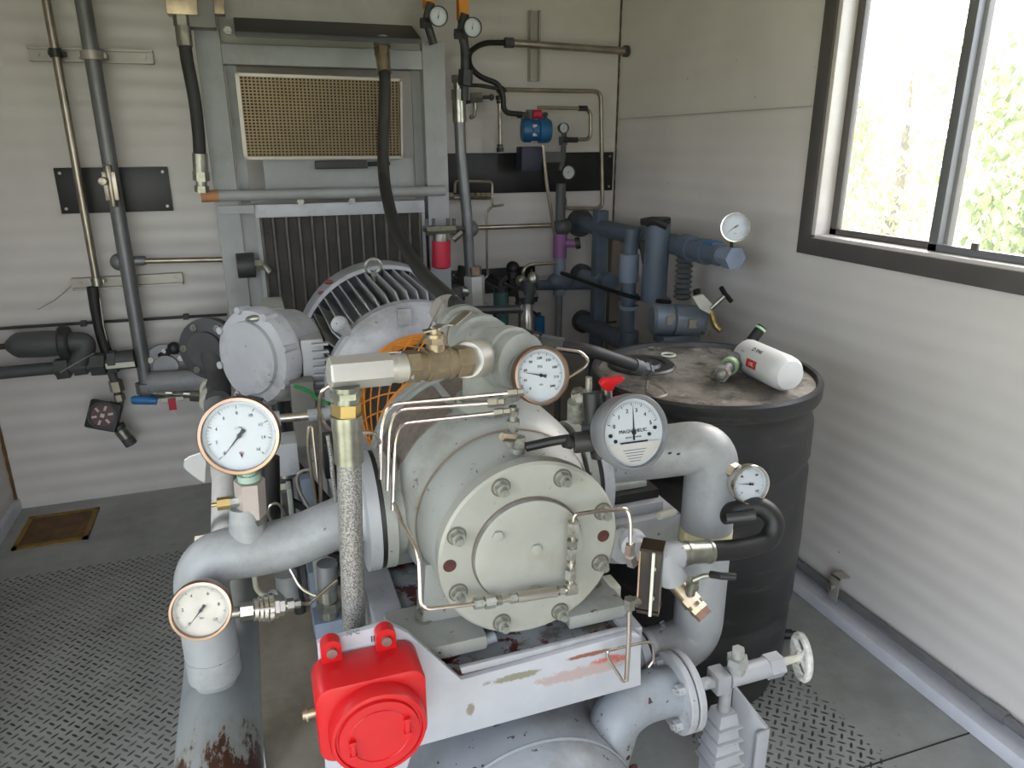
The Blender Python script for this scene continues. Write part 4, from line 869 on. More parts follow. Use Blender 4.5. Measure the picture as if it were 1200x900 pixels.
# ------------------------------------------------------------------ cover tubing
T = Thing('lube_line', 'stainless tube with check valve and fittings running across the round cover', 'tube', at(600, 705, 1.03))
Yt = 1.03
def chain(T, pts, specs, m_='tube'):
    # specs: (t0, t1, radius px, hex?) along the straight a->b
    a, b = pts; d = b-a; pp = mp(a)
    for (t0, t1, r, hx_, mm) in specs:
        q = MB(); (q.hex if hx_ else q.cyl)(a+d*t0, a+d*t1, r*pp); T.part('fitting', q, mm)
a, b = at(560, 707, Yt), at(671, 690, Yt)
T.part('sleeve', MB().cyl(a, b, 3.6*mp(a), n=14), 'steel')
chain(T, (a, b), [(-.04, .05, 7, 1, 'bolt'), (.07, .17, 8.5, 1, 'bolt'), (.19, .24, 6, 0, 'zinc'), (.33, .39, 6.5, 1, 'bolt'), (.40, .82, 6.5, 0, 'steel'), (.84, .9, 6, 1, 'bolt'), (.92, 1.04, 7.5, 1, 'steel')])
c, d = at(668, 690, Yt), at(672, 612, Yt)
T.part('sleeve', MB().cyl(c, d, 2.6*mp(c), n=12), 'steel')
chain(T, (c, d), [(0, .1, 6.5, 1, 'steel'), (.16, .30, 7, 1, 'bolt'), (.36, .42, 5, 0, 'steel'), (.46, .62, 6, 1, 'bolt'), (.66, .74, 7, 1, 'zinc'), (.82, 1.0, 7, 1, 'bolt')])
T.part('right_tube', MB().tube([d, at(673, 603, Yt), at(700, 599, Yt), at(735, 596, Yt), at(739, 610, 1.02), at(739, 640, 1.0)], 2.6*mp(a), 10, .014), 'tube')
T.part('left_tube', MB().tube([a, at(493, 715, Yt), at(491, 650, 1.06), at(478, 625, 1.10), at(462, 590, 1.16)], 2.6*mp(a), 10, .02), 'tube')
# three parallel tubes over the casing
for i, (p, lab) in enumerate((([(606, 460), (455, 474), (447, 500), (446, 562)], 'outermost of the three parallel stainless tubes bending over the compressor'), ([(583, 472), (463, 480), (456, 505), (454, 575)], 'middle one of three parallel stainless tubes bending over the compressor'), ([(590, 483), (470, 496), (463, 515), (460, 598)], 'innermost of the three parallel stainless tubes bending over the compressor'))):
    Ys = [1.12, 1.19, 1.20, 1.16]; P = [at(x, y, Y) for (x, y), Y in zip(p, Ys)]; r = 2.5*mp(P[0])
    T = Thing('oil_tube', lab, 'tube', P[-1], 'parallel stainless oil tubes'); T.part('run', MB().tube(P, r, 10, .028), 'tube')
    d = (P[1]-P[0]).normalized(); q = MB(); q.hex(P[0]+d*.0, P[0]+d*.016, r*2.2); q.hex(P[0]-d*.012, P[0]-d*.001, r*1.8); T.part('nut', q, 'steel')
T = Thing('injection_fitting', 'upright cluster of tube fittings on top of the compressor front', 'fitting', at(604, 530, 1.14))
q = MB(); a, b = at(602, 524, 1.14), at(601, 476, 1.13); nuts(q, a, b, .012, 4); q.cyl(a, b, .006); T.part('stack', q, 'bolt')
q = MB(); a, b = at(588, 512, 1.12), at(602, 513, 1.13); q.hex(a, b, .008); T.part('plug', q, 'brass'); q = MB(); q.hex(at(609, 526, 1.13), at(609, 512, 1.13), .011); q.cyl(at(607, 530, 1.13), at(607, 524, 1.13), .014); T.part('bolt', q, 'bolt')
T = Thing('valve_lever', 'flat black lever bar lying across the compressor top', 'lever', at(650, 520, 1.12))
q = MB(); P = [at(616, 524, 1.12), at(652, 516, 1.11), at(686, 512, 1.10)]; q.tube(P, .0085, 10, .03, radii=None); T.part('arm', q, 'black')
q = MB(); q.cyl(at(672, 519, 1.10), at(700, 516, 1.09), .019, n=20); q.cyl(at(662, 517, 1.1), at(670, 519, 1.1), .012); T.part('hub', q, 'black')
# ------------------------------------------------------------------ motor
T = Thing('electric_motor', 'large light grey finned electric motor behind the compressor', 'motor', (AX, 2.3, .62))
q = MB(); q.lathe(o, yv, [(.06, 1.955), (.085, 1.95), (.09, 1.985), (.15, 1.99), (.20, 2.0), (.240, 2.012), (.256, 2.03), (.256, 2.06), (.225, 2.07), (.222, 2.58), (.2, 2.66)], 72); T.part('frame', q, 'paint_b')
q = MB(); q.lathe(o, yv, [(.286, 2.47), (.296, 2.48), (.296, 2.60), (.28, 2.66), (.2, 2.68), (.2, 2.66), (.27, 2.63), (.284, 2.58), (.284, 2.47), (.286, 2.47)], 72, closed=False); T.part('fan_cowl', q, 'paint_b')
q = MB(); n_ = 56
for i in range(n_):
    a = 2*PI*i/n_; d = V((math.cos(a), 0, math.sin(a))); s = V((-math.sin(a), 0, math.cos(a)))*.0022
    q.prism([o+V((0, 2.055, 0))+d*.254-s, o+V((0, 2.10, 0))+d*.279-s, o+V((0, 2.48, 0))+d*.284-s, o+V((0, 2.48, 0))+d*.215-s, o+V((0, 2.055, 0))+d*.215-s], s*2)
T.part('cooling_fins', q, 'paint_b', smooth=20)
q = MB(); q.band(o, yv, .246, .260, 2.02, 2.06, 72); T.part('end_ring', q, 'paint_b')
e = at(438, 322, 2.44); q = MB(); q.ring(e+V((0, 0, .028)), (0, 1, .15), .024, .0065, 28, 10); q.cyl(e-V((0, 0, .02)), e+V((0, 0, .006)), .012); T.part('lifting_eye', q, 'bolt', label='steel lifting eye bolt')
e = at(398, 380, 2.02); q = MB(); q.sph(e, .024, 16, 10, (1, .6, 1)); q.cyl(e, e+V((.03, .02, -.04)), .022, r2=.014); T.part('lug', q, 'paint_b')
a_ = at(350, 395, 2.1); b_ = at(384, 470, 2.1); q = MB(); q.b2((a_.x, 2.06, b_.z-.02), (b_.x, 2.34, a_.z)); T.part('side_box', q, 'paint_b', bevel=.008)
q = MB()
for i in range(9): z = b_.z+(a_.z-b_.z)*(i+.3)/9; q.b2((a_.x+.03, 2.04, z), (b_.x+.01, 2.06, z+.006))
T.part('side_ribs', q, 'paint_b')
e = at(472, 360, 2.0); q = MB(); q.b2((e.x-.02, 1.978, e.z-.05), (e.x+.02, 2.0, e.z-.0)); T.part('bell_boss', q, 'paint_b', bevel=.006)
for xx in (.24, .57):
    q = MB(); q.b2((xx-.05, 2.1, .655), (xx+.05, 2.5, .70)); q.b2((xx-.03, 2.12, .70), (xx+.03, 2.48, .76)); T.part('foot', q, 'paint_b', bevel=.005)
rs = mat('flaking_red_patch', '#7a3a32', .6)
for (x, y, s) in ((386, 331, .016), (378, 344, .014)):
    p = at(x, y, 2.47); q = MB(); q.sph(p+V((0, .02, -.002)), s, 10, 6, (1, .5, .5)); T.part('red_paint_patch', q, rs)
# coupling guard
T = Thing('coupling_guard', 'orange expanded-mesh coupling guard between compressor and motor', 'guard', (AX, 1.77, .66))
q = MB(); nh = 22; Y0, Y1, R_ = 1.60, 1.93, .185
for s in (-1, 1):
    for i in range(nh):
        a0 = 2*PI*i/nh; q.tube([V((AX+R_*math.cos(a0+s*t_*.9/8), Y0+(Y1-Y0)*t_/8, AZ+R_*math.sin(a0+s*t_*.9/8))) for t_ in range(9)], .0022, 4)
T.part('mesh', q, 'orange', smooth=20)
q = MB(); q.lathe(o, yv, [(.07, 1.925), (.187, 1.925), (.187, 1.94), (.07, 1.94)], 48); T.part('end_plate', q, 'orange')
q = MB(); q.band(o, yv, .182, .19, 1.59, 1.61, 48); T.part('front_hoop', q, 'orange')
for xx in (.26, .55):
    q = MB(); q.b2((xx-.02, 1.68, .65), (xx+.02, 1.80, .80)); T.part('leg', q, 'orange')
q = MB(); q.cyl((AX, 1.585, AZ), (AX, 1.955, AZ), .04, n=24); q.cyl((AX, 1.63, AZ), (AX, 1.915, AZ), .165, n=40); solo('shaft_and_dark_drum', 'shaft coupling with an added black drum darkening the orange mesh guard', 'coupling', q, 'black')  # the wide black drum is added to make the guard look dark inside
q = MB(); q.tube([at(484, 412, 1.35), at(499, 392, 1.3), at(520, 350, 1.25)], .0018, 6); q.tube([at(412, 416, 1.3), at(484, 412, 1.35)], .0018, 6); solo('sense_tube', 'thin straight steel line angled above the bronze valve', 'tube', q, 'steel')

# ------------------------------------------------------------------ skid
T = Thing('skid_base', 'pale grey steel skid base with chipped paint under the compressor and motor', 'skid', (.4, 1.8, 0))
Yp = 1.05
pp = [(372, 754), (455, 731), (478, 742), (543, 801), (536, 784), (736, 740), (750, 738), (751, 803), (485, 876), (476, 905), (384, 935)]
pp = [(372, 754), (455, 731), (478, 742), (541, 797), (745, 741), (751, 745), (751, 803), (485, 876), (474, 910), (384, 940)]
q = MB(); q.prism([at(x, y, Yp) for x, y in pp], (0, .012, 0)); T.part('front_beam', q, 'beam', bevel=.0015)
q = MB(); q.prism([at(x, y, Yp+.013) for x, y in ((545, 800), (539, 783), (741, 734), (749, 741))], (0, .010, 0)); T.part('beam_lip', q, 'paint_b', bevel=.003)
bx_ = at(541, 797, Yp); bz = bx_.z
q = MB(); q.b2((bx_.x+.0, Yp+.0005, bz-.014), (at(750, 740, Yp).x, Yp+.045, bz-.002)); T.part('beam_top_flange', q, 'paint_b', bevel=.003)
q = MB(); q.b2((.19, Yp+.0125, .63), (.62, 1.95, .645)); T.part('deck_plate', q, 'deck')
for (xa, xb) in ((.15, .21), (.60, .64)):
    q = MB(); q.b2((xa, Yp+.013, .53), (xb, 2.75, .655)); T.part('side_rail', q, 'paint_b', bevel=.004)
q = MB(); q.b2((.21, 1.95, .60), (.60, 2.75, .655)); T.part('motor_deck', q, 'paint_b')
for yy in (1.5, 2.5):
    q = MB(); q.b2((.12, yy, 0), (.165, yy+.06, .53)); T.part('leg', q, 'paint_b'); q = MB(); q.b2((.625, yy, 0), (.67, yy+.06, .53)); T.part('leg', q, 'paint_b')
a = at(519, 753, 1.12); q = MB(); q.cyl((a.x, 1.115, .655), (a.x+.10, 1.116, .668), .011, n=14); T.part('deck_tube', q, 'deck')
a = at(430, 741, 1.049); T.text('stencil_mark', 'N°C', .012, at(414, 742, 1.0485), (1, 0, .0), (0, 0, 1), 'inkg'); T.text('stencil_mark', 'II', .016, at(437, 749, 1.0485), (1, 0, .0), (0, 0, 1), 'ink')
q = MB(); q.b2((-.30, .75, 0), (.66, 2.6, .012)); q.b2((.65, .75, .012), (.66, 2.6, .03)); solo('drip_tray', 'smooth brownish steel drip tray on the floor under the skid', 'tray', q, mat('oily_tray_steel', '#a39b8c', .35, metal=.15, var=.2, dirt='#857a66'))
# tank
T = Thing('separator_tank', 'big grey horizontal tank lying under the skid front beam', 'tank', (.40, 1.5, .02))
q = MB(); tx, tz, tr = .395, .285, .215
prof = [(0.02, .875), (.09, .883), (.15, .905), (.19, .94), (.21, .975), (tr, 1.01), (tr, 2.3), (.19, 2.37), (.1, 2.42)]
q.lathe((tx, 0, tz), yv, prof, 72); T.part('shell', q, 'tank')
q = MB(); q.lathe((tx, 0, tz), yv, [(tr, 1.004), (tr+.003, 1.008), (tr, 1.012)], 72, closed=False); T.part('weld_bead', q, 'tank')
for yy in (1.15, 2.1):
    q = MB(); q.b2((tx-.16, yy, .02), (tx+.16, yy+.04, .14)); T.part('saddle', q, 'paint_b')
# flange nozzle elbow on the tank
T = Thing('flanged_nozzle', 'grey elbow pipe with bolted flange coming off the tank at lower right', 'pipe', at(715, 860, 1.08))
Yn = 1.10
P = [at(708, 884, 1.06), at(722, 838, 1.08), at(748, 818, Yn), at(800, 805, Yn)]; r = 29*mp(P[2]); q = MB(); q.tube(P, r, 28, .06, seg=8); T.part('elbow', q, 'tank')
q = MB(); w_ = P[0]+V((.045, .0, .0))
for k_, (x, y) in enumerate(((716, 868), (724, 878), (733, 888), (742, 899))):
    q.sph(at(x, y, 1.045-.012*k_), .008, 8, 6, (1.3, .6, .8))
T.part('rust_scale', q, mat('dark_red_rust', '#3f1d18', .8, var=.4, vs=60))
fa, fb2 = at(786, 812, Yn), at(797, 809, Yn); fd = V((1, 0, 0)); R_ = 47*mp(fa)
for (x0, x1, nm) in ((0, .016, 'flange'), (.020, .036, 'blind_flange')):
    q = MB(); q.lathe(fa, fd, [(R_*.97, x0), (R_, x0+.002), (R_, x1-.002), (R_*.97, x1)], 48); T.part(nm, q, 'paint_b')
q = MB(); q.cyl(fa+fd*.015, fa+fd*.021, R_*.8, n=32); T.part('gasket', q, 'black')
q = MB(); pr = [0, 0]
fbolt = unit_mesh('bolt', lambda k: (k.hex((0, 0, -.016), (0, 0, 0), .013), k.hex((0, 0, .036), (0, 0, .05), .013), k.cyl((0, 0, -.022), (0, 0, .056), .007, n=12)), 'paint_b')
for i in range(4):
    a = PI/4+i*PI/2; T.inst('bolt', fbolt, fa+V((0, math.cos(a)*R_*.74, math.sin(a)*R_*.74)), (1, 0, 0))
# needle valve assembly
T = Thing('gate_valve', 'grey painted valve with hex bonnet and crusty handwheel at lower right', 'valve', at(860, 800, Yn))
c0 = fa+fd*.036; v0, v1, v2 = at(828, 795, Yn), at(862, 785, Yn), at(910, 773, Yn); zc_ = c0.z
L_ = lambda px_: at(px_, 790-(px_-840)*.27, Yn).x
q = MB(); q.cyl((c0.x, Yn, zc_+.0), (L_(838), Yn, zc_+.0), .013, n=18); T.part('nipple', q, 'paint_b')
q = MB(); q.box((L_(843), Yn, zc_), (.034, .046, .046)); T.part('inlet_block', q, 'paint_b', bevel=.004)
q = MB(); q.cyl((L_(853), Yn, zc_), (L_(905), Yn, zc_), .0225, n=24); T.part('body', q, 'paint_b'); q = MB(); q.hex((L_(898), Yn, zc_), (L_(914), Yn, zc_), .028); T.part('union_nut', q, 'paint_b')
hb = L_(863); q = MB(); q.cyl((hb, Yn, zc_), (hb, Yn, zc_+.038), .020, n=24); q.hex((hb, Yn, zc_+.03), (hb, Yn, zc_+.048), .024); q.cyl((hb, Yn, zc_+.048), (hb, Yn, zc_+.062), .013, n=16); q.hex((hb, Yn, zc_+.058), (hb, Yn, zc_+.07), .014); T.part('bonnet', q, 'paint')
q = MB(); q.cyl((L_(912), Yn, zc_), (L_(945), Yn, zc_+.004), .009, n=14); T.part('spindle', q, 'cream')
wc = V((L_(940), Yn, zc_+.002)); q = MB(); q.ring(wc, (1, -.35, 0), .047, .0085, 28, 8); 
u, v, w = frame((1, -.25, 0))
for i in range(4): a = i*PI/2+.5; q.cyl(wc, wc+(u*math.cos(a)+v*math.sin(a))*.047, .006, n=8)
q.cyl(wc-w*.01, wc+w*.01, .011); T.part('handwheel', q, mat('crusty_handwheel', '#c9c7c2', .7, var=.35, vs=50, dirt='#8d8a84', dirt_t=.5, bump=90))
q = MB(); q.cyl((L_(853), Yn, zc_), (L_(853), Yn, zc_-.085), .0135, n=18); T.part('drain_leg', q, 'paint_b')
T = Thing('ribbed_block', 'grey stepped block with bent edges standing under the valve at bottom right', 'block', (L_(853), Yn, .0))
zb_ = zc_-.085; xb_ = L_(853)
for i in range(4):
    z1 = zb_-.034*i; q = MB(); w_ = .026+.003*i; q.hexa8([(xb_-w_, Yn-w_, z1-.03), (xb_+w_, Yn-w_, z1-.03), (xb_+w_, Yn+w_, z1-.03), (xb_-w_, Yn+w_, z1-.03), (xb_-w_*.8, Yn-w_*.8, z1), (xb_+w_*.8, Yn-w_*.8, z1), (xb_+w_*.8, Yn+w_*.8, z1), (xb_-w_*.8, Yn+w_*.8, z1)]); T.part('step', q, 'paint_b', bevel=.003)
    q = MB(); q.b2((xb_-w_-.006, Yn-w_-.006, z1-.036), (xb_+w_+.006, Yn+w_, z1-.031)); T.part('lip', q, 'paint_b', bevel=.002)
q = MB(); q.b2((xb_-.03, Yn-.03, 0), (xb_+.03, Yn+.03, zb_-.14)); T.part('pedestal', q, 'paint_b')
T = Thing('angle_bracket', 'pale steel angle bracket standing right of the stepped grey block', 'bracket', (L_(880), Yn+.03, 0))
a = at(866, 815, Yn+.04); b = at(895, 850, Yn+.0); q = MB(); q.prism([(a.x-.01, Yn+.05, 0), (a.x-.01, Yn+.05, a.z+.02), (b.x, Yn-.01, b.z), (b.x, Yn-.01, 0)], (.008, .004, 0)); q.prism([(b.x-.026, Yn-.015, 0), (b.x-.026, Yn-.015, b.z-.005), (b.x+.006, Yn-.015, b.z), (b.x+.006, Yn-.015, 0)], (0, .006, 0)); T.part('plate', q, 'paint_b', bevel=.001)

# ------------------------------------------------------------------ red box
T = Thing('red_junction_box', 'bright red cast enclosure with round screw cap mounted on the skid front', 'junction box', at(430, 880, 1.0))
zt = at(375, 770, 1.045).z; pf = atZ(381, 812, zt-.004); Yf = pf.y; pr_ = atZ(481, 788, zt-.004)
xl, xr = at(366, 800, (Yf+1.045)/2).x, at(494, 800, (Yf+1.045)/2).x; zb_ = at(385, 890, Yf).z-.01
ct = V(((xl+xr)/2, 0, (zt+zb_)/2)); hw, hh = (xr-xl)/2, (zt-zb_)/2
q = MB(); poly = []
for cx_, cz_, a0 in ((1, 1, 0), (-1, 1, 90), (-1, -1, 180), (1, -1, 270)):
    rr_ = .026
    for k in range(6): a = math.radians(a0+90*k/5); poly.append((ct.x+cx_*(hw-rr_)+rr_*math.cos(a), 1.046, ct.z+cz_*(hh-rr_)+rr_*math.sin(a)))
q.prism(poly, (0, Yf-1.046, 0)); T.part('body', q, 'red', bevel=.006)
cc = at(431, 838, Yf-.0); cc2 = V((ct.x+.004, Yf, ct.z-.012)); Rb = 56*mp(cc2)
q = MB(); q.lathe(cc2, (0, -1, 0), [(Rb, -.01), (Rb, .022), (Rb*.97, .028), (Rb*.9, .029), (Rb*.88, .026), (Rb*.84, .026), (Rb*.82, .031), (Rb*.3, .033)], 56); T.part('screw_cap', q, 'red')
q = MB(); q.ring(cc2+V((0, -.032, 0)), (0, 1, 0), Rb*.62, .0018, 48, 6); T.part('cap_ring', q, 'red')
for s in (-1, 1):
    p = cc2+V((s*Rb*.56, -.034, s*Rb*.12)); q = MB(); q.box(p, (.007, .008, .026)); q.box(p+V((0, 0, .013)), (.011, .01, .006)); q.box(p-V((0, 0, .013)), (.011, .01, .006)); T.part('cap_lug', q, 'red', bevel=.001)
for (x, y) in ((388, 766), (452, 752)):
    p = at(x, y-6, 1.03); q = MB(); q.b2((p.x-.0163, 1.0265, zt-.03), (p.x+.0163, 1.0475, p.z+.0)); q.cyl((p.x, 1.026, p.z), (p.x, 1.048, p.z), .0165, n=24); tb = T.part('mounting_ear', q, 'red')
    T.part('screw', MB().cyl((p.x, 1.020, p.z-.004), (p.x, 1.027, p.z-.004), .0085, n=14), 'zinc', parent=tb)
p = V((xl, (Yf+1.046)/2, ct.z-.0)); q = MB(); q.cyl(p+V((.002, 0, 0)), p-V((.02, 0, 0)), .008); q.cyl(p-V((.012, 0, 0)), p-V((.015, 0, 0)), .012); T.part('side_screw', q, 'brass')

# ------------------------------------------------------------------ suction side, left
T = Thing('suction_pipe', 'thick grey suction pipe elbowing down from compressor to the left header', 'pipe', at(236, 795, 1.32))
Ys_ = 1.32; pa = at(400, 626, Ys_)
x_fl = AX-.188-.062; zz = .862
P = [V((x_fl, 1.33, zz)), at(330, 642, Ys_), at(231, 652, Ys_), at(236, 792, Ys_)]; P[3].x = P[2].x
hr = 55; hz = .475; hp = atZ(245, 900, hz)
r = 30*mp(P[1]); q = MB(); q.tube(P, r, 32, .085, seg=12); T.part('run', q, 'pipe_g')
q = MB(); q.cyl((x_fl-.01, 1.33, zz), (x_fl+.0125, 1.33, zz), .119, n=48); q.cyl((x_fl-.03, 1.33, zz), (x_fl, 1.33, zz), r*1.0, r2=r*1.35, n=32); T.part('end_flange', q, 'paint_b')
tb = at(293, 640, Ys_); q = MB(); q.cyl(tb, tb+V((0, 0, .085)), 24*mp(tb), r2=17*mp(tb), n=24); T.part('gauge_boss', q, 'pipe_g')
q = MB(); e = P[3]; q.cyl(e+V((0, 0, .05)), e+V((0, 0, .045)), r*1.03, n=32); q.lathe(e+V((0, 0, .03)), (0, 0, -1), [(r*.99, 0), (r*.92, .03), (r*.7, .06), (r*.62, .09)], 32); T.part('reducer', q, 'pipe_g')
hx0 = P[3].x
T = Thing('header_pipe', 'long fat grey header pipe with heavy rust along its near end at left', 'pipe', (hx0, 1.2, hz-.08))
rh = .077; q = MB(); q.lathe((hx0, 0, hz), yv, [(.03, .60), (.06, .61), (rh, .65), (rh, 1.86), (rh*.9, 1.89), (.045, 1.95), (.043, 1.96)], 48)
T.part('shell', q, 'header')
q = MB(); q.tube([(hx0, 1.95, hz), (hx0-.0, 2.3, hz+.06), (-.195, 2.9, hz+.20)], .043, 24, .15); T.part('rear_run', q, 'pipe_g')
q = MB(); pm = V((-.195, 2.88, hz+.195)); q.cyl(pm, pm+V((0, -.02, -.004)), .05, n=24); q.cyl(pm+V((0, -.07, -.016)), pm+V((0, -.10, -.024)), .05, n=24); T.part('tape_collar', q, 'cream')
q = MB(); q.cyl((-.2, 2.9, hz+.2), (-.2, 2.9, 0), .03)
T.part('rear_leg', q, 'dark_pipe')
for yy in (.8, 1.6): q = MB(); q.b2((hx0-.05, yy, 0), (hx0+.05, yy+.05, hz-rh+.01)); T.part('stand', q, 'paint_b')
q = MB(); q.prism([at(x, y, 2.15) for x, y in ((215, 546), (216, 540), (222, 536), (236, 531), (242, 532), (240, 566), (234, 563), (218, 551))], (0, .01, 0)); T.part('sunlit_patch_plate', q, 'white')  # flat white shape standing in for a blown-out sunlit patch
q = MB(); q.hex((hx0-.08, 2.0, hz+.02), (hx0-.04, 2.0, hz+.02), .02); T.part('plug', q, 'cream')

# gauges left
gl = lambda s: [str(x) for x in s]
G1 = at(280, 511, 1.27)
def g1x(T, c, n, rt, up, rr):
    q = MB(); q.prism([c+rt*rr*x+up*rr*y-n*.0045 for x, y in ((0, -.66), (-.04, -.52), (.04, -.52))], n*.0004); T.part('stop_pin', q, 'ink')
gauge('pressure_gauge', 'largest gauge, coppery rim, on a hex block above the left pipe', G1, (-.12, -1, .22), 46.5*mp(G1), 'copper', 228, nums=['0', '2', '4', '6', '8', '10', '12', '14', '16'], tick=40, roll=2, extra=g1x, title=[('kPa', -.5, .1, 'inkr'), ('x 100', .22, .08, 'inkg')], depth=.045, numsize=.1)
T = Thing('hex_adapter', 'tall pale hex adapter carrying the coppery gauge', 'fitting', tb+V((0, 0, .08)))
a = at(295, 604, Ys_); b = at(292, 562, 1.31); q = MB(); q.hex(a, b, 17*mp(a)); T.part('hex_body', q, mat('pale_pinkish_hex', '#b9aea8', .35, metal=.35, var=.1))
q = MB(); q.cyl(b, G1+V((.008, .03, -.055)), .013, n=18); q.cyl(b, b+V((0, 0, .012)), .02, n=20); T.part('nipple', q, mat('verdigris', '#9db3a4', .5)); q = MB(); q.cyl(a, a-V((0, 0, .012)), 17*mp(a), n=24); T.part('weld_ring', q, 'zinc')
q = MB(); c_ = at(282, 587, 1.31); q.hex(c_, c_-V((.02, 0, 0)), .01); T.part('side_nut', q, 'bolt'); q = MB(); q.hex(c_-V((.018, 0, 0)), c_-V((.04, 0, 0)), .012); q.cyl(c_-V((.038, 0, 0)), c_-V((.05, 0, 0)), .004); T.part('brass_plug', q, 'brass_y')
G2 = at(235, 716, 1.20)
gauge('pressure_gauge', 'stained gauge in front of the left pipe elbow', G2, (-.05, -1, .30), 35*mp(G2), 'copper', 228, tick=40, title=[('bar', -.3, .12, 'inkg')], depth=.035, dialm=mat('stained_dial', '#bdb8ae', .5, var=.15, vs=40, dirt='#9a7350', dirt_t=.66), nums=['0', '2', '4', '6', '8', '10'])
T = Thing('fitting_train', 'bright horizontal train of steel fittings joined to the stained gauge', 'fitting', at(310, 720, 1.24))
a, b = at(268, 719, 1.235), at(352, 707, 1.25); d = b-a; q = MB(); q.cyl(a, b, .006); T.part('core', q, 'steel')
for (t0, t1, r_, h, mm) in ((0, .13, .010, 0, 'zinc'), (.14, .32, .0165, 1, 'steel'), (.34, .39, .020, 0, 'steel'), (.41, .45, .023, 0, 'chrome'), (.47, .52, .024, 0, 'chrome'), (.54, .60, .026, 0, 'chrome'), (.62, .68, .021, 1, 'steel'), (.69, .76, .018, 1, 'steel'), (.80, .90, .012, 1, 'steel'), (.92, 1.0, .008, 1, 'zinc')):
    q = MB(); (q.hex if h else q.cyl)(a+d*t0, a+d*t1, r_); T.part('fitting', q, mm)
T.part('outlet_tube', MB().tube([b, at(362, 708, 1.26), at(395, 680, 1.28)], .0035, 10, .02), 'tube')
# ------------------------------------------------------------------ clutter of tubes between header and hose
tube_thing('instrument_tube', 'tall stainless tube curving down beside the braided hose top', 'tube', [(396, 448, 1.35), (378, 456, 1.35), (374, 470, 1.36), (375, 520, 1.4), (376, 600, 1.45)], 1.35, 2.6, 'tube', .03)
tube_thing('instrument_tube', 'stainless tube curving from the tall tube toward braided hose fitting', 'tube', [(373, 478, 1.33), (378, 492, 1.3), (384, 503, 1.25), (398, 506, 1.2)], 1.33, 2.4, 'tube', .03)
tube_thing('instrument_tube', 'short stainless tube bending right from hose ferrule', 'tube', [(424, 507, 1.16), (440, 507, 1.17), (446, 520, 1.19), (447, 545, 1.2)], 1.17, 2.4, 'tube', .02)
tube_thing('instrument_tube', 'thin inverted-U tube left of the tall stainless tube', 'tube', [(372, 600, 1.5), (360, 520, 1.5), (362, 500, 1.5), (366, 500, 1.5), (372, 560, 1.48)], 1.5, 2, 'conduit_w', .02)
tube_thing('instrument_tube', 'small looped silver tube rising above the suction pipe', 'tube', [(322, 618, 1.42), (314, 603, 1.42), (316, 592, 1.42), (324, 589, 1.42), (332, 596, 1.42), (338, 612, 1.42)], 1.42, 1.6, 'steel', .012)
tube_thing('instrument_tube', 'wavy silver line between black cylinder and grey blocks', 'tube', [(364, 598, 1.55), (350, 575, 1.55), (347, 560, 1.55), (352, 552, 1.55), (364, 550, 1.55)], 1.55, 1.8, 'steel', .02)
T = Thing('shock_cylinder', 'upright black cylinder behind the coppery gauge', 'cylinder', at(318, 610, 1.5)); a, b = at(319, 625, 1.5), at(317, 536, 1.5); T.part('barrel', MB().cyl(a, b, 10*mp(a), n=24), 'black')
q = MB(); q.cyl(a, (.16, a.y, .64), .008); T.part('mounting_rod', q, 'dark')
T = Thing('transfer_pipe', 'short bright horizontal pipe behind the coppery gauge', 'pipe', at(350, 488, 1.7)); a, b = at(322, 491, 1.7), at(366, 487, 1.7); q = MB(); q.cyl(a, b, 5*mp(a), n=16); T.part('run', q, 'steel'); q = MB(); q.cyl(a-V((.02, 0, 0)), a+V((.012, 0, 0)), 9*mp(a)); T.part('socket', q, 'pipe_g'); q = MB(); q.cyl(b-V((.01, 0, 0)), b+V((.04, 0, 0)), 8*mp(a)); T.part('socket', q, 'pipe_g')
def blk(name, label, cat, x0, y0, x1, y1, Y, dy, m_, bevel=.004, group=None, leg=True, extra=None):
    a = at(x0, y0, Y); b = at(x1, y1, Y); T = Thing(name, label, cat, ((a.x+b.x)/2, Y+dy/2, b.z), group); T.part('body', MB().b2((a.x, Y, b.z), (b.x, Y+dy, a.z)), m_, bevel=bevel)
    if leg: T.part('mounting_post', MB().cyl(((a.x+b.x)/2, Y+dy*.5, (a.z+b.z)/2), (.16, Y+dy*.5, .645), .009), 'dark')
    if extra: extra(T, a, b)
    return T
blk('valve_block', 'grey block behind the coppery gauge above the black cylinder', 'block', 322, 522, 352, 556, 1.62, .08, 'paint_b')
def gear(T, a, b):
    q = MB(); q.cyl(((a.x+b.x)/2, 1.68, a.z), ((a.x+b.x)/2, 1.68, a.z+.03), .02); q.hex((a.x, 1.66, a.z-.02), (a.x-.03, 1.66, a.z-.02), .014); T.part('port', q, 'zinc')
blk('valve_block', 'slim grey valve block with a brass port left of the tall tube', 'block', 336, 574, 346, 610, 1.6, .05, 'paint', extra=gear)
blk('solenoid_block', 'mauve-grey square block between the inverted-U tube and black cylinder', 'block', 352, 562, 372, 600, 1.62, .08, 'blue_lite')
blk('pilot_block', 'dark bolted block at the foot of the tall stainless tube', 'block', 378, 520, 398, 560, 1.7, .08, 'dark')
blk('cable_gland_box', 'brownish upright sheet between junction box and motor', 'box', 340, 450, 374, 520, 2.0, .12, 'frame_d')
blk('drain_fitting', 'dark pipe body beneath the suction pipe', 'fitting', 352, 664, 362, 700, 1.5, .06, 'dark_pipe')
blk('lower_block', 'blue-grey block behind the braided hose below the suction pipe', 'block', 361, 672, 392, 740, 1.42, .10, 'blue_lite')
blk('upright_plate', 'pale upright plate behind the braided hose beneath the suction pipe', 'plate', 366, 655, 388, 690, 1.40, .015, 'paint', leg=False)
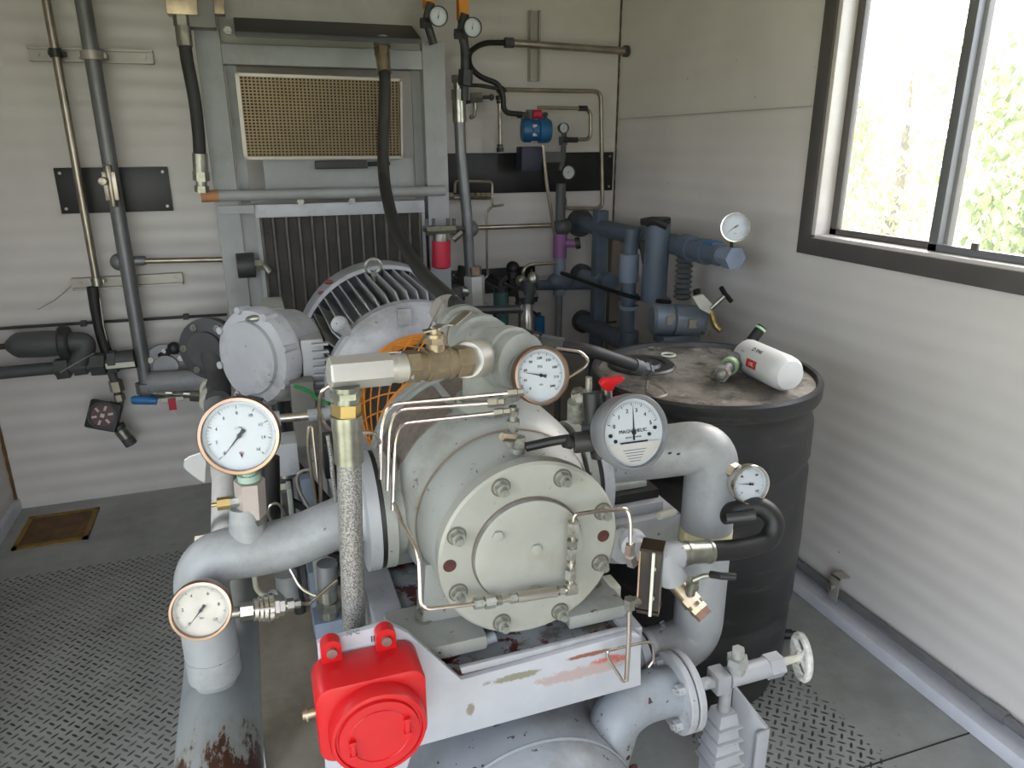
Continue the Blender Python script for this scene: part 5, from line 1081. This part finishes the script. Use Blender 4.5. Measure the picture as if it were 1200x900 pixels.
T = Thing('relief_valve', 'small round brass-capped valve left of the braided hose foot', 'valve', at(386, 730, 1.3)); a, b = at(386, 722, 1.3), at(384, 690, 1.3); q = MB(); q.cyl(a, b, .018, n=20); q.hex(a+(b-a)*.3, a+(b-a)*.6, .024); T.part('body', q, 'zinc'); q = MB(); q.cyl(b, at(383, 660, 1.3), .02); T.part('stem', q, 'conduit'); q = MB(); q.b2((a.x-.03, 1.28, a.z-.05), (a.x+.035, 1.34, a.z)); T.part('base', q, 'blue_lite')
T = Thing('tee_fitting', 'grey tee with dark seam hanging under the suction pipe', 'fitting', at(330, 700, 1.42)); a, b = at(335, 672, 1.42), at(338, 705, 1.42); q = MB(); q.cyl(a, b, .022, n=20); q.cyl(b, at(318, 702, 1.40), .02); T.part('body', q, 'pipe_g')
T = Thing('bent_tube', 'pale bent tube dropping to the bright fitting train', 'tube', at(300, 700, 1.36)); P = [at(297, 668, 1.36), at(300, 690, 1.36), at(308, 698, 1.35), at(320, 698, 1.34)]; T.part('run', MB().tube(P, .005, 10, .02), 'cream'); q = MB(); q.tube([at(262, 678, 1.37), at(322, 666, 1.37)], .0045, 8); T.part('cross_rod', q, 'steel')
tube_thing('instrument_tube', 'thin slanting tube under the suction pipe crossing to the relief valve', 'tube', [(338, 664, 1.38), (352, 690, 1.36), (372, 699, 1.34), (382, 698, 1.33)], 1.36, 1.8, 'steel', .02)
hose('beaded_cable', 'fine beaded steel cable hanging beside the braided hose fitting', [at(384, 510, 1.3), at(388, 535, 1.3), at(390, 560, 1.3), at(394, 590, 1.32)], .004, 'braid', n=8)
hose('wire', 'green wire behind the left end of the bronze valve', [at(344, 452, 1.9), at(362, 458, 1.9), at(374, 470, 1.9), at(386, 473, 1.85)], .005, 'green', n=8)
# braided hose
T = Thing('braided_hose', 'thick grey braided hose hanging vertically beside the compressor', 'hose', at(413, 735, 1.13))
P = [at(409, 535, 1.13), at(411, 620, 1.13), at(414, 700, 1.13), at(415, 738, 1.14)]; r = 14.5*mp(P[0]); q = MB(); q.tube(P, r, 24, .05); T.part('braid', q, 'braid')
a, b = at(409, 541, 1.13), at(407, 502, 1.13); q = MB(); q.cyl(a, b, r*1.18, n=28); q.cyl(b, b+V((0, 0, .004)), r*1.25, n=28); T.part('ferrule', q, 'zinc')
q = MB(); a, b = at(407, 502, 1.13), at(406, 486, 1.13); q.cyl(a, b, r*1.25, n=24); T.part('swage_collar', q, 'zinc'); a, b = at(406, 486, 1.13), at(406, 472, 1.13); T.part('swivel_nut', MB().hex(a, b, r*1.15), 'brass_y', label='brassy swivel nut'); a, b = at(406, 472, 1.13), at(405, 452, 1.13); q = MB(); q.cyl(a, b, r*1.0, r2=r*1.1, n=24); q.hex(a+(b-a)*.35, a+(b-a)*.7, r*1.25); T.part('adapter', q, 'zinc')
# bronze valve train
T = Thing('bronze_ball_valve', 'bronze ball valve with steel lever on the hex bar above the compressor', 'valve', at(510, 445, 1.15))
Yb_ = 1.15; a, b = at(476, 430, Yb_), at(549, 422, 1.17); d = b-a; s = mp(a)
for (t0, t1, r_, h, mm) in ((-.02, .17, 20, 1, 'brass'), (.17, .30, 17, 0, 'brass'), (.28, .70, 19.5, 0, 'brass'), (.33, .38, 20.5, 0, 'brass'), (.62, .67, 20.5, 0, 'brass'), (.70, .78, 17, 0, 'brass'), (.77, 1.0, 20, 1, 'brass')):
    q = MB(); (q.hex if h else q.cyl)(a+d*t0, a+d*t1, r_*s, **({} if h else {'n': 28})); T.part('body_section', q, mm)
m0 = a+d*.47; q = MB(); q.cyl(m0, m0+V((0, 0, .052)), 11*s, n=20); q.hex(m0+V((0, 0, .036)), m0+V((0, 0, .046)), 13*s); q.cyl(m0+V((0, 0, .05)), m0+V((0, 0, .060)), 7*s, n=14); T.part('stem', q, 'brass')
h0 = m0+V((0, 0, .056)); P = [h0+V((-.02, 0, .0)), h0+V((.0, .0, .003)), h0+V((.018, .02, .004)), at(529, 382, 1.2), at(548, 366, 1.24)]
q = MB()
for i in range(len(P)-1):
    A, B = P[i], P[i+1]; dd = (B-A).normalized(); sd = V((0, 0, 1)).cross(dd).normalized()*.008; u_ = V((0, 0, .0025)); q.hexa8([A-sd, B-sd, B+sd, A+sd, A-sd+u_, B-sd+u_, B+sd+u_, A+sd+u_])
T.part('lever', q, 'steel')
T.text('cast_mark', '600', .010, m0+V((0, -19.8*s, -.004)), (1, 0, -.09), (0, 0, 1), 'brass')
T = Thing('hex_bar', 'long pale hex coupling bar at the left end of the bronze valve', 'fitting', at(420, 450, 1.15))
a, b = at(385, 438, 1.14), at(457, 432, 1.15); q = MB(); q.lathe(a, b-a, [(17*s, 0), (19.5*s, .003), (19.5*s, (b-a).length)], 6, up=(0, -.25, 1), a0=0); T.part('bar', q, mat('dull_hex_steel', '#b4b0aa', .38, metal=.4))
c = at(482, 430, 1.15); q = MB(); q.cyl(b, c, 17*s, n=28); q.cyl(b+(c-b)*.3, b+(c-b)*.5, 18*s, n=28); T.part('threaded_nipple', q, 'strut')
# grey manifold tee
T = Thing('discharge_tee', 'grey cast tee and elbow rising from the compressor behind the dial gauge', 'fitting', at(575, 440, 1.35))
c = at(573, 412, 1.30); q = MB(); e0 = at(536, 382, 1.62); q.cyl(c, e0, 33*mp(c), r2=30*mp(c), n=32); q.cyl(c+(e0-c)*.15, c+(e0-c)*.27, 38*mp(c), n=32); q.cyl(c+(e0-c)*.7, c+(e0-c)*.82, 36*mp(c), n=32); T.part('rear_branch', q, 'paint')
e1 = at(612, 424, 1.20); q = MB(); q.cyl(c, e1, 32*mp(c), n=32); q.sph(c, 33*mp(c), 28, 16); q.cyl(c+(e1-c)*.5, c+(e1-c)*.72, 36*mp(c), n=32); T.part('front_branch', q, 'paint')
q = MB(); q.cyl(c, V((c.x, c.y+.02, AZ+.19)), 30*mp(c), n=32); q.cyl(V((c.x, c.y, AZ+.195)), V((c.x, c.y, AZ+.215)), 40*mp(c), n=36); T.part('down_leg', q, 'paint')
q = MB(); f0 = at(547, 422, 1.17); f1 = at(572, 418, 1.27); Lb = (f1-f0).length; pr = []
for k in range(9): pr += [(21*mp(f0), Lb*k/9), (24*mp(f0), Lb*(k+.5)/9)]
q.lathe(f0, f1-f0, pr, 28); T.part('threaded_boss', q, 'strut')
for (t0, t1) in ((.36, .40), (.5, .54)): q = MB(); q.cyl(c+(e0-c)*t0, c+(e0-c)*t1, 32.5*mp(c), n=32); T.part('thread_ring', q, 'brass')
e2 = at(522, 362, 1.7); q = MB(); q.cyl(e0, e2, 20*mp(e0), n=24); q.hex(e0+(e2-e0)*.4, e0+(e2-e0)*.9, 23*mp(e0)); T.part('hose_union', q, 'strut')
G3 = at(635, 440, 1.13)
gauge('pressure_gauge', 'white dial gauge on the grey tee right of the bronze valve', G3, (.02, -1, .24), 35*mp(G3), 'copper', 165, nums=['0', '30', '60', '90', '120', '150', '180', '210', '240'], tick=60, title=[('PSI', .32, .16, 'inkg'), ('kPa', -.35, .1, 'inkg')], depth=.04, numsize=.11)
q = MB(); q.cyl(G3+V((0, .035, 0)), e1, .02, n=18); solo('gauge_neck', 'short neck joining the white dial gauge to the grey tee', 'fitting', q, 'paint')
# magnehelic
G4 = at(744, 507, 1.03)
def g4x(T, c, n, rt, up, rr):
    q = MB(); P = [c+rt*rr*x+up*rr*y-n*.0048 for x, y in [(-.86, -.30)]+[(.9*math.cos(math.radians(a)), .9*math.sin(math.radians(a))) for a in range(200, 341, 10)]+[(.86, -.30)]]; q.prism(P, n*.0005); T.part('lower_face', q, mat('clear_grey_lower_face', '#b5b3ae', .3))
    q = MB(); q.box(c+up*rr*-.28-n*.004, (rr*.9, .001, .003), ax=Matrix((rt, n, up)).transposed()); T.part('face_edge', q, 'ink')
    for x, y in ((-.75, -.03), (.72, .07), (-.6, -.2), (.52, -.1)): T.part('face_screw', MB().cyl(c+rt*rr*x+up*rr*y-n*.006, c+rt*rr*x+up*rr*y-n*.003, .0032, n=10), 'ink')
    q = MB(); 
    for k in range(5): q.box(c+up*rr*(-.5-.08*k)-n*.004, (rr*(.75-.1*k), .0008, .0012), ax=Matrix((rt, n, up)).transposed())
    T.part('printed_lines', q, 'inkg')
gauge('differential_gauge', 'grey-rimmed differential gauge with half-round white face at right', G4, (.05, -1, .28), 45.5*mp(G4), 'grey_rim', 88, tick=30, title=[('MAGNEHELIC', .04, .15, 'ink'), ('INCHES OF WATER', -.14, .06, 'inkg'), ('MAX. PRESSURE', -.62, .07, 'ink')], span=(160, 20), tail=False, nums=['0', '1', '2', '3', '4', '5'], depth=.05, extra=g4x, roll=-2)
T = Thing('gauge_bracket', 'black bracket and valve body behind the differential gauge', 'bracket', at(694, 540, 1.1))
q = MB(); q.tube([at(694, 460, 1.12), at(697, 500, 1.11), at(704, 535, 1.1)], .018, 12, .03); q.cyl(at(690, 505, 1.12), G4+V((-.02, .05, 0)), .02); T.part('valve_body', q, 'black')
q = MB(); q.cyl(at(711, 468, 1.12), at(711, 455, 1.12), .010); T.part('stem', q, 'zinc'); q = MB(); q.tube([at(704, 462, 1.12), at(698, 490, 1.12)], .012, 12); q.cyl(at(711, 470, 1.12), at(712, 492, 1.12), .02); T.part('bonnet', q, 'black')
p = at(713, 448, 1.12); q = MB(); q.prism([p+V((x*.001, 0, z*.001)) for x, z in ((-22, 4), (-16, 11), (22, 12), (27, 4), (8, -2), (4, -12), (-8, -13), (-16, -6))], (0, -.014, 0)); T.part('red_handle', q, 'red', label='red lever handle', bevel=.003)
q = MB(); q.cyl(at(672, 462, 1.15), at(690, 464, 1.13), .012); q.hex(at(676, 458, 1.14), at(684, 474, 1.14), .013); q.cyl(at(690, 470, 1.13), at(690, 442, 1.13), .006); q.cyl(at(674, 470, 1.14), at(676, 490, 1.15), .014, r2=.018); T.part('side_fitting', q, 'bolt')
P = [atZ(x, y, .957) for x, y in ((757, 457), (759, 446), (777, 456), (782, 463), (770, 466), (757, 460))]
q = MB(); q.tube(P, .0032, 8, .01); solo('wire_clip', 'bent triangular wire clip on the drum rim above the grey-rimmed gauge', 'clip', q, 'conduit_w')

# ------------------------------------------------------------------ discharge side, right
T = Thing('discharge_pipe', 'fat grey C-shaped discharge pipe on the right of the compressor', 'pipe', at(840, 740, 1.22))
Yd = 1.22; xr_ = AX+.166+.062
P = [V((xr_, 1.33, .868+.03)), at(770, 530, 1.26), at(836, 521, Yd), at(842, 745, Yd), at(757, 750, Yd)]; P[3].x = P[2].x; P[4].z = P[3].z
r = 31*mp(P[2]); q = MB(); q.tube(P, r, 36, .09, seg=12); T.part('run', q, 'pipe_g')
q = MB(); q.cyl((xr_-.0125, 1.33, .868), (xr_+.010, 1.33, .868), .119, n=48); q.cyl((xr_, 1.33, .88), (xr_+.04, 1.32, .89), .075, r2=r, n=32); T.part('end_flange', q, 'paint_b')
e = P[4]; q = MB(); q.cyl(e+V((-.004, 0, 0)), e+V((.010, 0, 0)), r*1.04, n=36); q.cyl(e+V((-.03, 0, 0)), e+V((-.012, 0, 0)), r*1.06, n=36); T.part('bottom_joint', q, 'paint_b'); q = MB(); q.cyl(e+V((-.013, 0, 0)), e+V((-.003, 0, 0)), r*.95, n=36); T.part('joint_gap', q, 'black')
q = MB(); q.cyl(e-V((.15, 0, 0)), e-V((.02, 0, 0)), r*.98, n=36); T.part('inner_run', q, 'pipe_g')
T.text('stencil_mark', 'EXJ', .014, at(775, 731, Yd-.062)+V((0, -.004, 0)), (.3, -.1, -1), (1, 0, .2), 'inkg')
for (x, y) in ((785, 531), (795, 532)): T.part('paint_chip', MB().sph(at(x, y, Yd-.058), .0035, 8, 6, (1.4, .4, .7)), 'ink')
q = MB(); aa = atX(835, 600, P[2].x); q.band((P[2].x, Yd, at(846, 628, Yd).z-.016), (0, 0, 1), r*1.0, r*1.015, .018, .048, 36); T.part('label_band', q, 'yellow', label='aged label band round the pipe')
q = MB(); q.cyl(at(850, 548, Yd-.03), at(866, 556, 1.16), .014, n=18); q.hex(at(852, 549, 1.18), at(861, 554, 1.165), .02); T.part('gauge_boss', q, 'brass')
G5 = at(880, 568, 1.13)
gauge('temperature_gauge', 'small round gauge screwed into the discharge pipe before the black drum', G5, (-.1, -1, .18), 24*mp(G5), 'chrome', 172, tick=40, nums=['0', '40', '80', '120'], depth=.03)
q = MB(); q.cyl(G5+V((-.004, .03, .004)), at(862, 554, 1.165), .008, n=12); solo('thin_nipple', 'stem joining small round gauge to the discharge pipe', 'fitting', q, 'brass')
# black hose loop
T = Thing('black_hose', 'short fat black hose looping beside the drum below the small gauge', 'hose', at(890, 645, 1.12))
P = [at(828, 646, 1.10), at(868, 644, 1.09), at(902, 634, 1.09), at(910, 610, 1.10), at(893, 592, 1.12), at(862, 598, 1.14), at(848, 604, 1.18)]; q = MB(); q.tube(P, 12*mp(P[0]), 20, .04, seg=8); T.part('hose_line', q, 'black')
a, b = at(794, 649, 1.10), at(832, 646, 1.10); q = MB(); q.cyl(a, b, 13.5*mp(a), n=24); q.cyl(a+(b-a)*.25, a+(b-a)*.35, 14.5*mp(a), n=24); q.cyl(a+(b-a)*.92, b, 14.5*mp(a), n=24); T.part('ferrule', q, 'zinc')
a, b = at(886, 604, 1.09), at(852, 608, 1.12); q = MB(); q.cyl(a, b, .011, n=16); T.part('inner_fitting', q, 'dark')
T = Thing('drain_valve', 'bronze drain valve with black lever below the hose ferrule', 'valve', at(815, 715, 1.05))
a, b, c, d = at(796, 650, 1.10), at(778, 652, 1.10), at(790, 680, 1.09), at(806, 700, 1.06)
q = MB(); q.tube([a, b, c], 16*mp(a), 20, .02); T.part('white_elbow', q, 'paint_b', label='painted grey elbow')
e = at(823, 719, 1.03); q = MB(); q.cyl(c, d, 11*mp(a), n=20); q.hex(d, d+(e-d)*.4, 12*mp(a)); q.cyl(d+(e-d)*.4, d+(e-d)*.6, 10*mp(a), n=20); q.hex(d+(e-d)*.6, d+(e-d)*.85, 11*mp(a)); T.part('body', q, 'brass'); q = MB(); q.hex(d+(e-d)*.85, e+(e-d)*.2, 10*mp(a)); T.part('plug', q, mat('rusty_plug', '#7a5a48', .6))
q = MB(); q.cyl(at(808, 698, 1.055), at(812, 680, 1.04), 6*mp(a), n=14); q.hex(at(811, 688, 1.05), at(812, 682, 1.045), 8*mp(a)); T.part('stem', q, 'zinc'); q = MB(); q.tube([at(812, 680, 1.04), at(826, 674, 1.03), at(836, 675, 1.02)], .005, 10, .01); T.part('lever', q, 'zinc'); q = MB(); q.tube([at(833, 673, 1.02), at(845, 675, 1.0), at(862, 676, .99)], .007, 12); T.part('lever_grip', q, 'black')
# level glass
T = Thing('sight_glass', 'brown oil sight glass in a steel frame right of the round cover', 'sight glass', at(762, 712, 1.0))
p = at(763, 676, 1.0); s = mp(p); H = 39*s; Rm = Matrix.Rotation(math.radians(-38), 3, 'Z')
q = MB(); q.box(p, (24*s, 24*s, H*2), ax=Rm); T.part('glass_body', q, 'amber', bevel=.002)
q = MB(); q.box(p+V((-.008, -.018, -.002)), (.005, .012, H*2+.008), ax=Rm); T.part('edge_bar', q, 'cream'); q = MB(); q.box(p+Rm @ V((-13*s, 0, 0)), (.003, 20*s, H*1.96), ax=Rm); T.part('side_plate', q, mat('rust_streaked_plate', '#b08e78', .5, var=.3, vs=40))
q = MB(); q.box(p+V((0, 0, H+.003)), (26*s, 26*s, .006), ax=Rm); T.part('end_cap', q, 'amber'); q = MB(); q.box(p-V((0, 0, H+.003)), (26*s, 26*s, .006), ax=Rm); T.part('end_cap', q, 'amber')
for k in (-.5, .5):
    q = MB(); q.cyl(p+Rm @ V((4*s, -12*s, H*k)), p+Rm @ V((4*s, -14.5*s, H*k)), .0045, n=10); T.part('screw', q, 'bolt')
T = Thing('oil_port', 'round steel port and nuts left of the brown sight glass', 'fitting', at(738, 660, 1.04))
q = MB(); a = at(744, 640, 1.06); q.lathe(a, (-.2, -1, 0), [(.026, -.02), (.026, .0), (.02, .004), (.02, .02)], 28); T.part('port_disc', q, 'paint_b'); q = MB(); q.hex(at(739, 638, 1.0), at(738, 650, 1.0), .009); q.hex(at(738, 650, 1.0), at(741, 660, 1.01), .011); T.part('nut', q, 'steel')
T = Thing('vent_line', 'stainless tube dropping from the sight glass over the skid beam', 'tube', at(735, 797, 1.0))
q = MB(); a = at(738, 706, 1.0); q.hex(a+V((0, 0, .008)), a-V((0, 0, .012)), .011); q.hex(a+V((-.008, 0, 0)), a+V((.02, 0, 0)), .009); T.part('elbow_nut', q, 'zinc')
P = [a, at(737, 745, 1.0), at(734, 797, 1.01)]; T.part('drop', MB().tube(P, 3*mp(a), 10), 'tube')
P = [at(734, 797, 1.01), at(730, 799, 1.01), at(712, 770, 1.02), at(711, 763, 1.02), at(735, 757, 1.03), at(758, 752, 1.04), at(765, 754, 1.045), at(766, 774, 1.045), at(760, 782, 1.045)]; T.part('loop', MB().tube(P, 2*mp(a), 10, .008), 'tube')
# lubricator boxes
T = Thing('lubricator', 'stack of pale grey machined blocks between the cover and discharge pipe', 'block', at(750, 640, 1.35))
Rz = Matrix.Rotation(math.radians(12), 3, 'Z')
a, b = at(716, 600, 1.28), at(778, 588, 1.28); z0 = at(750, 612, 1.28).z; z1 = at(750, 592, 1.28).z
q = MB(); q.b2((AX+.16, 1.28, z0), (b.x, 1.48, z1)); T.part('upper_block', q, 'paint_b', bevel=.003)
b = at(798, 610, 1.25); z0 = at(770, 644, 1.25).z; z1 = at(770, 607, 1.25).z; q = MB(); q.b2((AX+.16, 1.25, z0), (b.x, 1.45, z1)); T.part('lower_block', q, 'paint_b', bevel=.003)
q = MB(); z2 = at(750, 592, 1.28).z; q.b2((AX+.16, 1.30, z2), (at(772, 580, 1.3).x, 1.46, z2+.02)); T.part('dark_gasket_block', q, 'black'); q = MB(); q.b2((AX+.17, 1.32, z2+.02), (at(758, 575, 1.32).x, 1.42, z2+.035)); T.part('lid', q, 'paint', bevel=.004); q = MB(); q.b2((AX+.19, 1.31, z2+.022), (AX+.24, 1.322, z2+.045)); T.part('blue_tag', q, 'blue')
q = MB(); q.cyl(at(772, 605, 1.24), at(790, 600, 1.26), .008); T.part('pin', q, 'cream')
q = MB(); q.cyl(at(731, 640, 1.15), at(712, 640, 1.22), .035, n=24); T.part('barrel', q, 'paint_b')
blk('shim_block', 'small tan-topped block on the skid deck under the cover', 'block', 715, 690, 727, 716, 1.16, .05, 'cream', leg=False)

# ------------------------------------------------------------------ junction box (round)
T = Thing('conduit_junction_box', 'round pale blue-grey conduit junction box left of the motor', 'junction box', at(300, 475, 2.2))
c = at(294, 419, 2.12); n = V((-.95, -.85, .08)).normalized(); R_ = 56*mp(c)
q = MB(); q.lathe(c, n, [(R_*.86, -.17), (R_*.92, -.10), (R_*.94, -.06), (R_*1.04, -.055), (R_*1.04, -.02), (R_*.98, -.004), (R_*.78, .002), (R_*.76, .012), (R_*.3, .016)], 56); T.part('round_cover', q, 'paint_b')
q = MB(); a_, b_ = at(308, 362, 2.2), at(345, 470, 2.2); q.b2((a_.x, 2.2, b_.z), (b_.x+.0, 2.38, a_.z)); T.part('square_base', q, 'paint', bevel=.01)
q = MB(); u, v, w = frame(n)
for i in range(8): a = i*PI/4+.3; d = (u*math.cos(a)+v*math.sin(a)); q = MB(); q.cyl(c+d*R_*1.0-n*.04, c+d*R_*1.0+n*.004, .011, n=12); T.part('cover_lug', q, 'paint_b')
T.part('flaked_patch', MB().sph(c+v*R_*.85+u*R_*.2-n*.002, .02, 10, 6, (1.4, .6, .5)), 'zinc')
q = MB(); p = at(297, 466, 2.1); q.cyl(p, p+V((0, 0, -.1)), .03); T.part('bottom_gland', q, 'dark_pipe'); q = MB(); q.prism([at(276, 462, 2.06), at(292, 466, 2.06), at(298, 474, 2.06), at(278, 472, 2.06)], (0, .01, 0)); T.part('maroon_tag', q, mat('maroon_tag', '#6a3a38', .6))
q = MB(); q.cyl((c.x+.06, 2.3, b_.z), (c.x+.06, 2.3, 0), .02); T.part('support_leg', q, 'dark')

# ------------------------------------------------------------------ drum
DX, DY, DR, DZ = 1.152, 1.675, .313, .95
T = Thing('plastic_drum', 'large black plastic drum with dusty lid beside the right wall', 'drum', (DX, DY, 0))
q = MB(); q.lathe((DX, DY, 0), (0, 0, 1), [(.255, .0), (.275, .012), (.282, .05), (.288, .09), (.296, .12), (.298, .26), (.292, .275), (.292, .29), (.302, .31), (.306, .5), (.302, .70), (.294, .72), (.294, .735), (.302, .75), (.300, .84), (.286, .875), (.284, .895), (.309, .905), (.313, .915), (.313, .945), (.308, .952), (.298, .95), (.294, .936), (.1, .934)], 96); T.part('body', q, 'drum')
q = MB(); q.lathe((DX, DY, 0), (0, 0, 1), [(.293, .934), (.293, .9375), (.02, .939)], 96); T.part('lid', q, 'lid')
def onlid(x, y, z=.94): return atZ(x, y, z)
p = onlid(752, 428); q = MB(); q.lathe((p.x, p.y, .938), (0, 0, 1), [(.098, 0), (.098, .003), (.092, .008), (.07, .008), (.066, .004), (.056, .004), (.05, .012), (.03, .012), (.028, .02), (.01, .02)], 32); T.part('bung', q, 'drum'); 
p = onlid(783, 417); q = MB(); q.ring((p.x, p.y, .943), (0, 0, 1), .02, .0035, 28, 8); T.part('white_ring', q, 'cream', label='loose white sealing ring')
for (x, y, rr_) in ((812, 429, .02), (838, 412, .016), (800, 436, .018), (765, 408, .014), (822, 416, .012)):
    p = onlid(x, y); q = MB(); q.ring((p.x, p.y, .9385), (0, 0, 1), rr_, .002, 24, 6); T.part('moulded_ring', q, 'lid')
# spin-on filter with fittings
z_ = .94+.049; a = atZ(876, 417, z_); b = atZ(926, 440, z_); d = (b-a).normalized(); Lf = (b-a).length+.005; rf = .047; 
T = Thing('oil_filter', 'white spin-on filter canister lying on the drum lid', 'filter', ((a.x+b.x)/2, (a.y+b.y)/2, .94))
q = MB(); q.lathe(a, d, [(rf*.9, -.008), (rf, .0), (rf, Lf*.82), (rf*.96, Lf*.92), (rf*.8, Lf*.98), (rf*.3, Lf)], 40); T.part('canister', q, 'white')
nv = CAM-(a+b)/2; nv = (nv-d*nv.dot(d)).normalized(); rq = lambda g: (Quaternion(d, math.radians(g)) @ nv)
if rq(30).z < nv.z: rq = lambda g: (Quaternion(d, math.radians(-g)) @ nv)
def on_can(g, t_, k=1.004): return a+d*Lf*t_+rq(g)*rf*k
def can_up(g): v_ = rq(g).cross(d); return v_ if v_.z > 0 else -v_
curv = MB(); PP = []
for g in range(-34, -5, 4): PP.append((a+d*Lf*.33+rq(g)*rf*1.006, a+d*Lf*.56+rq(g)*rf*1.006))
for k in range(len(PP)-1): curv.add([PP[k][0], PP[k][1], PP[k+1][1], PP[k+1][0]], [(0, 1, 2, 3)])
T.part('red_label', curv, 'inkr')
T.text('filter_print', 'D 046', .017, on_can(28, .42, 1.01), d, can_up(28), 'ink', depth=.0003)
T.text('filter_print', 'OIL', .013, on_can(-20, .45, 1.02), d, can_up(-20), 'white', depth=.0003)
T.text('filter_print', 'O C', .008, on_can(8, .17, 1.01), d, can_up(8), 'inkr', depth=.0003)
T = Thing('filter_fitting', 'dark filter head with green-collared hose fittings on the drum lid', 'fitting', a)
q = MB(); q.cyl(a-d*.008, a-d*.03, rf*.75, n=28); q.cyl(a-d*.03, a-d*.045, rf*.5); T.part('head', q, 'dark_pipe')
c0 = a-d*.028; e = atZ(848, 436, .975); f = atZ(893, 383, 1.06)
q = MB(); q.cyl(c0, e, .017, n=18); q.hex(c0+(e-c0)*.35, c0+(e-c0)*.6, .026); T.part('lower_arm', q, 'dark_pipe'); q = MB(); q.cyl(c0+(e-c0)*.62, c0+(e-c0)*.74, .024, n=24); T.part('green_collar', q, mat('pale_green_collar', '#8aa37c', .5)); q = MB(); q.tube([e, e+(e-c0).normalized()*.02, atZ(838, 440, .955)], .016, 14, .01); q.hex(e, e+(e-c0).normalized()*.02, .022); T.part('elbow', q, 'bolt')
q = MB(); q.cyl(c0, c0+(f-c0)*.5, .013, n=16); q.hex(c0+(f-c0)*.2, c0+(f-c0)*.4, .019); T.part('upper_arm', q, 'conduit_w'); q = MB(); q.cyl(c0+(f-c0)*.45, f, .015, n=18); T.part('hose_stub', q, 'black'); q = MB(); q.cyl(c0+(f-c0)*.88, c0+(f-c0)*.95, .0165, n=20); T.part('green_ring', q, mat('mint_ring', '#a9c9a4', .5))
# ------------------------------------------------------------------ right wall low conduit
T = Thing('conduit', 'low conduit running along the foot of the right wall over the white kerb', 'conduit', (XR-.03, 1.5, .05))
q = MB(); q.cyl((XR-.022, YF+.05, .075), (XR-.022, 2.6, .075), .014, n=14); T.part('run', q, 'conduit'); cp = atX(1170, 815, XR-.03); q = MB(); q.cyl((XR-.022, cp.y-.03, .075), (XR-.022, cp.y+.03, .075), .018, n=14); T.part('coupling', q, 'conduit')
p = atX(985, 668, XR-.03); T = Thing('conduit_clamp', 'galvanised angle clamp holding the low conduit to the right wall', 'bracket', (XR-.03, p.y, .07))
q = MB(); q.b2((XR-.05, p.y-.02, .06), (XR-.044, p.y+.02, .15)); q.b2((XR-.05, p.y-.02, .144), (XR-.003, p.y+.02, .15)); T.part('angle', q, 'strut', bevel=.001); q = MB(); q.cyl((XR-.06, p.y, .11), (XR-.04, p.y, .11), .009); q.hex((XR-.07, p.y, .11), (XR-.06, p.y, .11), .012); T.part('bolt', q, 'bolt')

# small black nub on the floor behind the drum
p = atZ(906, 742, .02); q = MB(); q.cyl(p, p+V((.05, -.03, .004)), .016, n=16); q.hex(p+V((.05, -.03, .004)), p+V((.062, -.037, .005)), .012); solo('pipe_plug', 'small black pipe plug on the floor at the right foot of the drum', 'plug', q, 'black')
# stand-off arms that hold the small rear items to the walls
def arm(root, p, to=None, r=.008):
    o_ = bpy.data.objects[root]; q = MB(); p = V(p); e = V(to) if to else V((p.x, YB+.001, p.z)); q.cyl(p, e, r, n=10)
    ob = bpy.data.objects.new('mounting_arm', mesh_of(q, 'mounting_arm', o_.location, 'dark')); COL.objects.link(ob); ob.parent = o_
for nm_, x_, y_, Y_ in (('tubing_manifold', 553, 231, 3.36), ('regulator', 587, 341, 2.95), ('regulator.001', 601, 335, 3.2), ('regulator.002', 541, 335, 3.2), ('filter_regulator', 617, 346, 2.9), ('filter_bowl.001', 632, 370, 3.2), ('gauge_valve', 557, 118, 3.3), ('ball_valve', 210, 461, 3.36), ('line_filter', 90, 415, 3.4), ('pressure_transmitter', 622, 135, 3.36), ('sight_indicator', 122, 487, 3.42)):
    arm(nm_, at(x_, y_, Y_))
pm_ = at(800, 380, 2.42); arm('meter_motor', pm_+V((0, 0, -.06)), (pm_.x, pm_.y, 0), .02)
# ------------------------------------------------------------------ light
w = bpy.data.worlds.new('world'); SC.world = w; w.use_nodes = True; nt = w.node_tree; bg = nt.nodes['Background']
sk = nt.nodes.new('ShaderNodeTexSky'); sk.sky_type = 'PREETHAM' if False else 'NISHITA'; sk.sun_disc = False; sk.sun_elevation = math.radians(38); sk.sun_rotation = math.radians(60); sk.air_density = 1.0; sk.dust_density = 3.0
mx = nt.nodes.new('ShaderNodeMix'); mx.data_type = 'RGBA'; mx.inputs[0].default_value = .75
sc_ = nt.nodes.new('ShaderNodeVectorMath'); sc_.operation = 'SCALE'; sc_.inputs[3].default_value = .25; nt.links.new(sk.outputs[0], sc_.inputs[0])
nt.links.new(sc_.outputs[0], mx.inputs[6]); mx.inputs[7].default_value = (.94, .97, 1.03, 1); nt.links.new(mx.outputs[2], bg.inputs[0]); bg.inputs[1].default_value = 6.5
sl = bpy.data.lights.new('sun', 'SUN'); sl.energy = 4.5; sl.angle = math.radians(1); sl.color = (1, .95, .86); so = bpy.data.objects.new('sun', sl); COL.objects.link(so)
so.rotation_euler = V((-1, -.02, .95)).to_track_quat('Z', 'Y').to_euler()   # from the far left: lights the trees and, through the added window, the left pipes
cy = SC.cycles
cy.use_denoising = True; cy.max_bounces = 8; cy.diffuse_bounces = 5; cy.glossy_bounces = 4; cy.transparent_max_bounces = 12; cy.sample_clamp_indirect = 6; cy.caustics_reflective = False; cy.caustics_refractive = False
vs = SC.view_settings; vs.view_transform = 'Standard'; vs.look = 'None'; vs.gamma = 1; vs.use_curve_mapping = False; vs.exposure = 0
